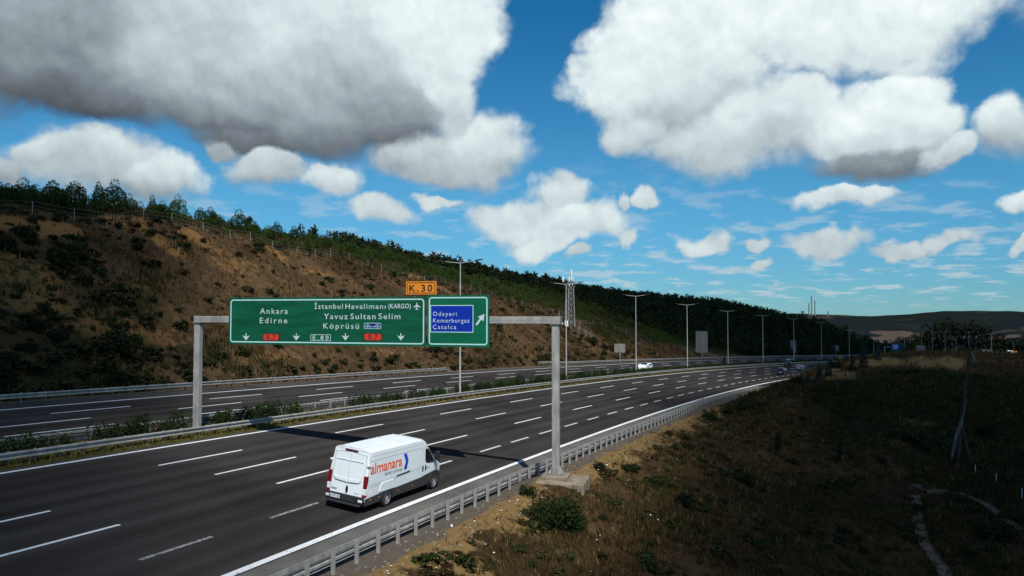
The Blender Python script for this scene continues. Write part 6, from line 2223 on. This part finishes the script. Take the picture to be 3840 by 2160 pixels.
# --- right bank: spruces, cypresses, bushes
SPR = []
for i in range(2):
    lob = [(0, 0, .08 + .10 * j, .26 * (1 - j / 10.5), .26 * (1 - j / 10.5), .05) for j in range(10)]
    v, f = needles(lob, 620, .10, .016, -.1, .55); SPR.append(mesh_np('crown', v, f, M_SPRUCE))
CYP = []
v, f = needles([(0, 0, .1 + .1 * j, .085 * math.sin(PI * (.15 + .8 * j / 9)) + .02, .085 * math.sin(PI * (.15 + .8 * j / 9)) + .02, .09) for j in range(9)], 420, .08, .014, 1.0); cyp = mesh_np('crown', v, f, M_CYPRESS)
tk = MB().tube((0, 0, -.15), (0, 0, .3), .022, .015, 7).mesh('trunk', M_BARK)
for (u, vb, vt, me, nm, lab) in ((3234, 1366, 1293, SPR[0], 'spruce_tree', 'largest blue spruce, standing on the orange mound'), (3193, 1385, 1324, SPR[1], 'spruce_tree', 'blue spruce just left of the largest one'), (3289, 1350, 1292, SPR[1], 'spruce_tree', 'blue spruce right of the largest one, left of the far blue sign'),
                                 (3384, 1325, 1287, SPR[0], 'spruce_tree', 'blue spruce hiding the right end of the far blue sign'),
                                 (3024, 1446, 1389, SPR[0], 'spruce_tree', 'dark narrow spruce nearest the end of the crash barrier'), (3068, 1432, 1356, SPR[1], 'spruce_tree', 'tall dark spruce before the silver car'), (3102, 1411, 1346, SPR[0], 'spruce_tree', 'dark spruce right of the tall one by the road'),
                                 (2906, 1707, 1612, cyp, 'cypress_tree', 'thin leaning cypress on the right bank'), (3137, 1728, 1648, cyp, 'cypress_tree', 'second thin cypress farther right on the bank')):
    r = ray_hit(u, vb, 'r')
    if r is None:
        print('no hit', lab); continue
    h = (vb - vt) / F_PX * r[2][1]
    o = thing(nm, lab, 'tree', tuple(r[2]), random.random() * 6)
    o.rotation_euler = (random.uniform(-.05, .05), (.10 if nm[0] == 'c' else 0), random.random() * .3)
    o.scale = (h * (.8 if nm[0] == 's' else 1),) * 2 + (h * .96,)
    link('crown', me, o); link('trunk', tk, o)
v, f = leaf_cloud(bush_lobes(14, 1.0, .95), 3800, .045, .42, .45, .55); NEARB = mesh_np('bush', v, f, M_BUSH)
RB = [(2075, 1925, 250, NEARB, 'large leafy green bush in front of the concrete footing'), (1985, 1850, 70, BUSH[0], 'small leafy bush left of the large one by the footing'),
      (2150, 1960, 130, NEARB, 'low bush at the right flank of the large one below the footing'),
      (2652, 1562, 74, BUSH[1], 'dark round bush beside the rail on the far stretch of the bank'), (2712, 1538, 62, BUSH[2], 'lower bush right of the dark round one by the rail'),
      (2790, 1520, 90, SCRUB[0], 'wide green scrub near where the near barrier ends'), (2500, 1620, 60, SCRUB[2], 'scrub beside the first concrete chute'), (2350, 1745, 90, SCRUB[1], 'green scrub on the bank right of the footing'),
      (2245, 1755, 60, BUSH[3], 'small dark bush on the bank just behind the footing'), (2450, 1800, 90, SCRUB[3], 'yellow flecked scrub midway down the bank'),
      (2790, 1800, 80, BUSH[4], 'dark bush low on the bank, midway to the channel'), (2560, 1880, 90, BUSH[3], 'dark bush on the lower bank below the scrub'),
      (2986, 1426, 52, BUSH[4], 'dark bush hiding the end of the road edge, left of the spruces'), (3127, 1370, 62, BUSH[3], 'dark dense bush behind the roadside spruces'),
      (3460, 1680, 70, BUSH[1], 'green bush by the orange scar on the lower right'), (3400, 1640, 80, SCRUB[1], 'dark scrub beside the orange scar'),
      (3600, 1870, 60, BUSH[2], 'leafy sapling bush inside the bend of the channel'), (3720, 1990, 150, BUSH[0], 'broad leafy bush beside the right arm of the channel'),
      (3620, 2060, 90, BUSH[2], 'leafy bush below the right arm of the channel'), (1990, 2110, 60, SCRUB[2], 'small weed clump at the bottom by the nearest barrier post'), (1600, 2140, 60, SCRUB[0], 'small dark weed clump at the bottom edge')]
for (u, v, wpx, me, lab) in RB:
    r = ray_hit(u, v + wpx * .18, 'r')
    if r is None:
        print('nohit', lab); continue
    sc = wpx / F_PX * r[2][1] / 2 * 1.05
    plant('bush', me, r[2] - np.array([0, 0, .1 * sc]), sc, lab, 'bush')
P, SC, CL = [], [], []
while len(P) < 1500:
    s = random.uniform(-32, 95); d = -23.6 - random.random() ** 1.3 * 45
    g = float(fbm(np.array([s / 5]), np.array([d / 4]), 523)[0])
    if random.random() > .10 + 1.3 * max(0, g + .03): continue
    q = RP(s, d); q[2] = float(bankz(s, d)) - .04
    if q[1] < 12 or math.hypot(q[0] - 3.4, q[1] - 44.8) < 1.9: continue
    k = random.choice([.18, .22, .28, .35, .45, .6]); P.append(q); SC.append((k * random.uniform(1, 1.7), k * random.uniform(.6, 1.0)))
    CL.append(np.array(random.choice([(.022, .030, .009), (.034, .038, .012), (.040, .028, .012), (.055, .038, .016)])) * random.uniform(.6, 1.3))
joined('bank_scrub', mini, P, SC, M_FOREST, 'knee-high dark weeds in patches over the right bank', 'scrub', CL)
n = 0
while n < 150:
    s = random.uniform(-30, 120); d = -random.uniform(25, 120)
    g = float(fbm(np.array([s / 12]), np.array([d / 10]), 223)[0])
    if g + random.uniform(-.25, .25) < .02: continue
    q = RP(s, d); q[2] = float(bankz(s, d))
    if q[1] < 8: continue
    u = CX_PX + F_PX * q[0] / q[1]
    if u < 1200 or u > 4000: continue
    sc = random.choice([.3, .4, .5, .7, 1.0]) * (1.0 if d > -45 else 1.7)
    plant('scrub', SCRUB[RNG.integers(4)], q - np.array([0, 0, .06]), sc, ('tiny' if sc < .45 else 'broad') + ' dark scrub ' + ('high on the bank near the barrier' if d > -33 else 'midway down the bank' if d > -48 else 'on the valley floor' if q[1] < 85 else 'on the far mound') + (' before the footing' if s < 10 else ' beyond the footing' if s < 50 else ' by the far rail stretch'), 'scrub', 'scrub on the right bank', None, random.uniform(.6, 1.0))
    n += 1


# --- dark tall trees behind the far road
BIG = []
for i in range(3):
    v, f = leaf_cloud([(random.uniform(-.32, .32), random.uniform(-.32, .32), random.uniform(.35, .85), random.uniform(.16, .28), random.uniform(.16, .28), random.uniform(.12, .2)) for _ in range(14)], 700, .035, .6)
    BIG.append(mesh_np('crown', v, f, M_FOREST, False, np.repeat(np.array([[.008, .012, .006]]), len(v), 0) * (.5 + RNG.random((len(v), 1)))))
btk = MB().tube((0, 0, -.2), (0, 0, .5), .03, .018, 8).mesh('trunk', M_BARK)
for (u, vt, w) in ((3395, 1255, 60), (3440, 1242, 60), (3480, 1224, 60), (3520, 1196, 70), (3565, 1190, 80), (3605, 1196, 80), (3645, 1206, 80), (3685, 1222, 70), (3720, 1240, 60), (3420, 1275, 60), (3760, 1262, 70), (3805, 1270, 80), (3850, 1262, 70), (3350, 1270, 60), (3305, 1282, 60)):
    y = random.uniform(520, 560)
    q = at(u, 1330, y); h = z_at(vt, y) - q[2] + 1
    o = thing('tall_tree', 'tall dark broadleaf tree ' + ('at the left flank' if u < 3470 else 'forming the high top' if u < 3650 else 'at the right flank') + ' of the clump behind the far road', 'tree', (q[0], q[1], q[2] - 1), random.random() * 6, 'tall dark trees behind the far road')
    o.scale = (max(h * .9, w / F_PX * y * 1.2),) * 2 + (h,)
    link('crown', BIG[RNG.integers(3)], o); link('trunk', btk, o)
P = []
for i in range(420):
    u = random.uniform(3180, 4100); y = random.uniform(530, 640)
    q = at(u, 1328, y); q[2] -= 2; P.append(q)
joined('tree_belt', rb, P, [(random.uniform(3, 6), random.uniform(4, 8)) for _ in P], M_FOREST, 'low dark belt of trees along the far road', 'trees', [np.array((.010, .013, .007)) * random.uniform(.6, 1.4) for _ in P])

# --- grass and dry weeds: too many to count
def weeds(name, S, D, zf, h, w, n_bl, cols, label, cat, lean=.5):
    N = len(S)
    base = RP(S, D); base[:, 2] = zf(S, D) - .03
    k = np.repeat(np.arange(N), n_bl); M_ = len(k)
    p = base[k] + np.concatenate([RNG.normal(size=(M_, 2)) * (np.repeat(h, n_bl) * .28)[:, None], np.zeros((M_, 1))], 1)
    a = RNG.random(M_) * 6.28
    side = np.stack([np.cos(a), np.sin(a), 0 * a], -1)
    hh = np.repeat(h, n_bl) * (.5 + .8 * RNG.random(M_))
    b = RNG.random(M_) * 6.28
    tip = np.stack([np.cos(b) * lean * RNG.random(M_) * hh, np.sin(b) * lean * RNG.random(M_) * hh, hh], -1)
    ww = (np.repeat(w, n_bl) * (.6 + .8 * RNG.random(M_)))[:, None]
    v = np.stack([p - side * ww, p + side * ww, p + tip], 1).reshape(-1, 3)
    c = np.repeat(np.repeat(cols, n_bl, 0) * (.7 + .6 * RNG.random((M_, 1))), 3, 0)
    me = mesh_np(name, v, np.arange(M_ * 3).reshape(M_, 3), M_GRASS, False, c)
    return tag(link(name, me), label, cat, None, 'stuff')


def pick(tones, n):
    i = RNG.choice(len(tones), n); return np.array(tones)[i]


TAN, BRN, OLV, GRN, STR = (.140, .086, .034), (.078, .044, .018), (.045, .040, .012), (.026, .034, .010), (.20, .145, .065)
# right bank
N = 105000
S = RNG.uniform(-32, 105, N); D = -(21.9 + RNG.random(N) ** 1.25 * 62)
q = RP(S, D); u = CX_PX + F_PX * q[:, 0] / np.maximum(q[:, 1], 1)
ok = (q[:, 1] > 10) & (u > 700) & (u < 3960)
g = fbm(S / 5, D / 4, 301); g2 = fbm(S / 2.2, D / 2.2, 311)
near = np.exp(-np.maximum(0, -D - 22.5) / 2.2)
ok &= (RNG.random(N) < np.clip(.35 + g * 2.2 + .35 * (1 - near), .05, 1)) & ~((-D < 23.0) & (RNG.random(N) < .75)) & clear_of_channel(q)
S, D, g, g2, near = S[ok], D[ok], g[ok], g2[ok], near[ok]
n = len(S)
sel = RNG.random(n)
col = np.where((sel < .75 * near + .10)[:, None], pick([TAN, STR, TAN], n), np.where((g2 + .3 * (sel - .5) > .05)[:, None], pick([GRN, OLV, GRN], n), pick([BRN, BRN, OLV, (.060, .034, .015)], n)))
h = RNG.uniform(.16, .50, n) * (1 - .55 * near) * np.where(-D > 45, 1.35, 1)
weeds('bank_weeds', S, D, bankz, h, .016 + h * .035, 6, col, 'dry grass and dark weeds covering the right bank', 'weeds')
# far mound
N = 26000
S = RNG.uniform(55, 215, N); D = -RNG.uniform(23, 150, N)
q = RP(S, D); u = CX_PX + F_PX * q[:, 0] / np.maximum(q[:, 1], 1)
ok = (u > 2500) & (u < 3960); ok &= RNG.random(N) < np.clip(.75 - 1.1 * bil(BZ0, RS, RD, S, D), .05, 1)
S, D = S[ok], D[ok]; n = len(S); g = fbm(S / 9, D / 8, 321) + .5 * bil(BZ1, RS, RD, S, D)
col = np.where((g > .12)[:, None], pick([GRN, (.026, .036, .013), OLV], n), pick([BRN, (.085, .058, .028), OLV], n))
weeds('mound_weeds', S, D, bankz, RNG.uniform(.35, .95, n), np.full(n, .07), 5, col, 'weeds and ground cover over the far right mound', 'weeds')
# hillside
N = 64000
S = RNG.uniform(-40, 215, N); D = RNG.uniform(21.2, 47, N)
q = RP(S, D); u = CX_PX + F_PX * q[:, 0] / np.maximum(q[:, 1], 1)
ok = (u > -60) & (u < 2800) & (q[:, 1] > 20)
g = fbm(S / 7, D / 5, 331); b0 = bil(HZ0, LS, LD, S, D); b1 = bil(HZ1, LS, LD, S, D)
ok &= RNG.random(N) < np.clip(.62 + g * 1.4 - .9 * b0, .04, 1)
S, D, g, b1 = S[ok], D[ok], g[ok], b1[ok]; n = len(S)
col = np.where((g + .6 * b1 + RNG.normal(size=n) * .12 > .30)[:, None], pick([GRN, OLV, (.020, .024, .011)], n), pick([BRN, (.085, .056, .030), (.058, .042, .026), TAN], n))
h = RNG.uniform(.25, .75, n) * np.where(g > .1, 1.25, .85)
weeds('hillside_weeds', S, D, hillz, h, .03 + h * .055, 5, col, 'dry grass and weeds over the brown hillside', 'weeds')
# undergrowth in the plantation and on top
N = 26000
S = RNG.uniform(-40, 265, N); D = RNG.uniform(44, 108, N)
q = RP(S, D); u = CX_PX + F_PX * q[:, 0] / np.maximum(q[:, 1], 1); ok = (u > -60) & (u < 2700) & (q[:, 1] > 20)
S, D = S[ok], D[ok]; n = len(S)
weeds('plantation_undergrowth', S, D, hillz, RNG.uniform(.4, 1.0, n), np.full(n, .10), 4, pick([GRN, OLV, (.03, .04, .015), BRN], n), 'undergrowth between the young pines', 'weeds')
# median verge
N = 9000
S = RNG.uniform(-30, 150, N); D = RNG.uniform(.75, 4.3, N); n = N
weeds('median_grass', S, D, lambda s, d: elev(s, d) + .06, RNG.uniform(.12, .38, n), np.full(n, .035), 5, pick([(.17, .125, .05), (.12, .095, .03), OLV, (.20, .15, .06)], n), 'dry yellow grass growing along the median barriers', 'grass')

# ------------------------------------------------------------------ drainage channel, chutes, pole, litter
def bank_pt(u, v):
    r = ray_hit(u, v, 'r')
    return None if r is None else r


def ground_at(x, y):
    s, d = to_sd(x, y)
    return float(bankz(s, d)[0])


def channel(name, pts, w, m, label=None):
    """concrete gutter laid along points on the bank: flat bed with low side walls, in cast lengths"""
    P = [np.array(p[:2]) for p in pts]
    # resample
    L = [0]
    for a, b in zip(P[:-1], P[1:]): L.append(L[-1] + np.linalg.norm(b - a))
    n = int(L[-1] / .9)
    t = np.linspace(0, L[-1], n + 1)
    X = np.interp(t, L, [p[0] for p in P]); Y = np.interp(t, L, [p[1] for p in P])
    k = np.ones(5) / 5
    if n > 8:
        Xp = np.convolve(np.pad(X, 2, 'edge'), k, 'valid'); Yp = np.convolve(np.pad(Y, 2, 'edge'), k, 'valid'); X, Y = Xp, Yp
    X = X + fbm(t * .45, t * 0 + 3, 91, 3) * .4; Y = Y + fbm(t * .45, t * 0 + 9, 93, 3) * .4
    s_, d_ = to_sd(X, Y); Z = bankz(s_, d_)
    Z = np.convolve(np.pad(Z, 2, 'edge'), k, 'valid') + .10
    o = thing(name, label, 'drain', (X[0], Y[0], Z[0])) if label else None
    base = np.array([X[0], Y[0], Z[0]])
    prof = [(-w / 2, .07), (-w / 2 + .08, .07), (-w * .36, .0), (w * .36, .0), (w / 2 - .08, .07), (w / 2, .07), (w / 2, -.5), (-w / 2, -.5)]
    for i in range(n):
        mb = MB(); rows = []
        for j in (i, i + 1):
            tx, ty = X[min(j + 1, n)] - X[max(j - 1, 0)], Y[min(j + 1, n)] - Y[max(j - 1, 0)]
            l = math.hypot(tx, ty) + 1e-9; nx, ny = ty / l, -tx / l
            sh = .012 if j == i else -.012
            rows.append([(X[j] + nx * a + tx / l * sh - base[0], Y[j] + ny * a + ty / l * sh - base[1], Z[j] + h - base[2] + (0.012 * (i % 3))) for a, h in prof])
        v = rows[0] + rows[1]; q = len(prof)
        f = [(a, (a + 1) % q, q + (a + 1) % q, q + a) for a in range(q)] + [tuple(range(q)), tuple(range(q, 2 * q))[::-1]]
        mb.add(v, f).obj('channel_length', m, o)
    return o


channel('drainage_channel', px_line(CH_A), .85, M_CONC_DK, 'concrete drainage channel curving down to the bottom right edge')
channel('drainage_channel', px_line(CH_B), .75, M_CONC_DK, 'right arm of the concrete channel, running off the right edge past leafy bushes')
for i, (L, lab) in enumerate([([(2398, 1612), (2430, 1618), (2463, 1626), (2496, 1642), (2528, 1660)], 'short pale concrete chute running down the bank from the barrier'),
                              ([(2632, 1716), (2660, 1732), (2690, 1750), (2720, 1770)], 'thin pale concrete chute lower on the bank, left of the cypresses'),
                              ([(3055, 1664), (3085, 1682), (3120, 1704), (3150, 1716)], 'thin pale concrete chute beside the second cypress')]):
    pp = px_line(L)
    if len(pp) > 1:
        channel('concrete_chute', pp, .32, M_CONC_DK, lab)
r = bank_pt(3428, 1838)
if r:
    p = r[2]
    o = thing('pipe_outlet', 'small concrete headwall with metal bars at the bend of the channel', 'drain outlet', (p[0], p[1], p[2]))
    MB().box((-.7, .3, -.5), (.7, .5, .5)).obj('headwall', M_CONC_DK, o, bevel=.03)
    for i in range(5):
        MB().bar((-.4 + i * .2, .25, -.1), (-.4 + i * .2, .0, .35), .03).obj('bar', M_GALV_DK, o)

# leaning utility pole with its brace and the torn sheet
r = bank_pt(3576, 1728)
if r:
    p = Vector(r[2])
    y = p.y
    top = Vector(at(3637, 1262, y + 1.5))
    o = thing('utility_pole', 'dark leaning timber utility pole with a brace and torn white sheeting', 'utility pole', tuple(p))
    t = top - p
    MB().tube((0, 0, -.5), t, .17, .10, 10).obj('pole', M_WOOD, o, smooth=True)
    b = Vector(at(3627, 1730, y - .5)); b.z = ground_at(b.x, b.y) - .2
    MB().tube(t * .30, b - p, .12, .13, 8).obj('brace', M_WOOD, o)
    MB().bar(t * .985 + Vector((-.9, 0, -.1)), t * .985 + Vector((.9, 0, .1)), .12).obj('cross_arm', M_WOOD, o)
    for i in range(3):
        MB().tube(t * .985 + Vector((-.7 + i * .7, 0, .05)), t * .985 + Vector((-.7 + i * .7, 0, .32)), .05, .03, 7).obj('insulator', M_WHITE2, o)
    sh = MB(); pts = [(3553, 1722), (3560, 1690), (3572, 1640), (3590, 1590), (3604, 1540), (3618, 1492)]
    wd = [(3, 2), (8, 6), (10, 8), (9, 6), (6, 4), (2, 1)]
    V = []
    for k, ((u, v), w) in enumerate(zip(pts, wd)):
        yy = y + .4 + .25 * math.sin(k * 1.7)
        for j, du in enumerate((-w[0] * .5, -w[0] * .1, w[1] * .4, w[1])):
            q = Vector(at(u + du, v + (6 if j % 2 else 0), yy + .12 * math.sin(k * 2 + j * 1.9))) - p
            V.append(tuple(q))
    F = []
    for k in range(len(pts) - 1):
        for j in range(3):
            F.append((k * 4 + j, k * 4 + j + 1, k * 4 + j + 5, k * 4 + j + 4))
    sh.add(V, F)
    me = sh.mesh('torn_sheet', M_FABRIC, fix=False)
    so = link('torn_sheet', me, o)
    sm = so.modifiers.new('thick', 'SOLIDIFY'); sm.thickness = .02
    sh = MB()
    V = [tuple(Vector(at(u, v, y + .6)) - p) for (u, v) in ((3637, 1318), (3643, 1322), (3651, 1356), (3646, 1358), (3655, 1350))]
    sh.add(V, [(0, 1, 2, 3), (1, 4, 2)])
    so = link('torn_sheet', sh.mesh('torn_sheet', M_FABRIC, fix=False), o); sm = so.modifiers.new('thick', 'SOLIDIFY'); sm.thickness = .02
for i, (u, vb, vt, lab) in enumerate([(3643, 1772, 1738, 'thin pale stake right of the utility pole foot, topmost of three'), (3720, 1812, 1777, 'middle one of three thin pale stakes on the lower right'), (3814, 1862, 1824, 'thin pale stake nearest the right edge')]):
    r = bank_pt(u, vb)
    if r:
        h = (vb - vt) / F_PX * r[2][1]
        o = MB().tube((0, 0, -.3), (.03, 0, h), .035, .03, 7).obj('stake', M_WHITE2, None, smooth=True)
        o.location = tuple(r[2]); tag(o, lab, 'stake', 'thin stakes at the lower right')

# litter: a few pieces large enough to point at, and a scatter of scraps
LIT = [(1945, 1928, 9, 'crumpled white paper lying right below the large bush'), (1696, 1968, 13, 'grey-white plastic bag on the gravel by the barrier'), (1910, 1880, 8, 'flat white scrap left of the large bush'),
       (1868, 1963, 8, 'white scrap pile in the dark weeds at the bottom'), (1765, 2030, 10, 'pale tan wrapper in the weeds at the bottom'), (2245, 2008, 8, 'small white scrap far down the bank, right of the large bush'),
       (2335, 1647, 9, 'white plastic bag beside the barrier posts past the footing'), (2462, 1949, 7, 'tiny white cup low on the bank')]
for (u, v, w, lab) in LIT:
    r = bank_pt(u, v)
    if not r: continue
    k = w / F_PX * r[2][1]
    bm = bmesh.new(); bmesh.ops.create_icosphere(bm, subdivisions=2, radius=.5)
    for vv in bm.verts:
        vv.co = vv.co * random.uniform(.6, 1.15); vv.co.z *= .5
    me = bpy.data.meshes.new('litter'); bm.to_mesh(me); bm.free(); me.materials.append(M_LITTER)
    o = link('litter_piece', me, None, tuple(r[2] + np.array([0, 0, .12 * k + .03])), (random.random(), random.random(), random.random() * 6)); o.scale = (k, k * .8, k)
    tag(o, lab, 'litter')
sc = MB()
for i in range(95):
    s = random.uniform(-14, 40); d = -random.uniform(22.4, 22.4 + 9 * random.random() + 1)
    q = RP(s, d); z = float(bankz(s, d)) + random.uniform(.04, .16)
    k = random.choice([.03, .04, .05, .06, .09])
    m = Matrix.Translation((q[0], q[1], z)) @ Matrix.Rotation(random.random() * 6, 4, 'Z') @ Matrix.Rotation(random.uniform(-.7, .7), 4, 'X')
    sc.add([tuple(m @ Vector(p)) for p in ((-k, -k * .7, 0), (k, -k * .5, .3 * k), (k * .8, k * .7, 0), (-k * .7, k * .6, .25 * k))], [(0, 1, 2, 3)])
tag(sc.obj('litter_scraps', M_LITTER, None, fix=False), 'small white scraps of litter strewn along the bank by the barrier', 'litter', None, 'stuff')
# stones along the gravel edge
st = MB()
for i in range(500):
    s = random.uniform(-22, 60); d = -random.uniform(21.5, 23.6)
    q = RP(s, d); z = float(bankz(s, d)); k = random.uniform(.03, .09)
    st.add([(q[0] + k, q[1], z), (q[0] - k * .5, q[1] + k * .8, z), (q[0] - k * .5, q[1] - k * .8, z), (q[0], q[1], z + k)], [(0, 1, 3), (1, 2, 3), (2, 0, 3)])
tag(st.obj('gravel_stones', M_CONC, None, fix=False), 'loose grey stones along the foot of the near barrier', 'stones', None, 'stuff')
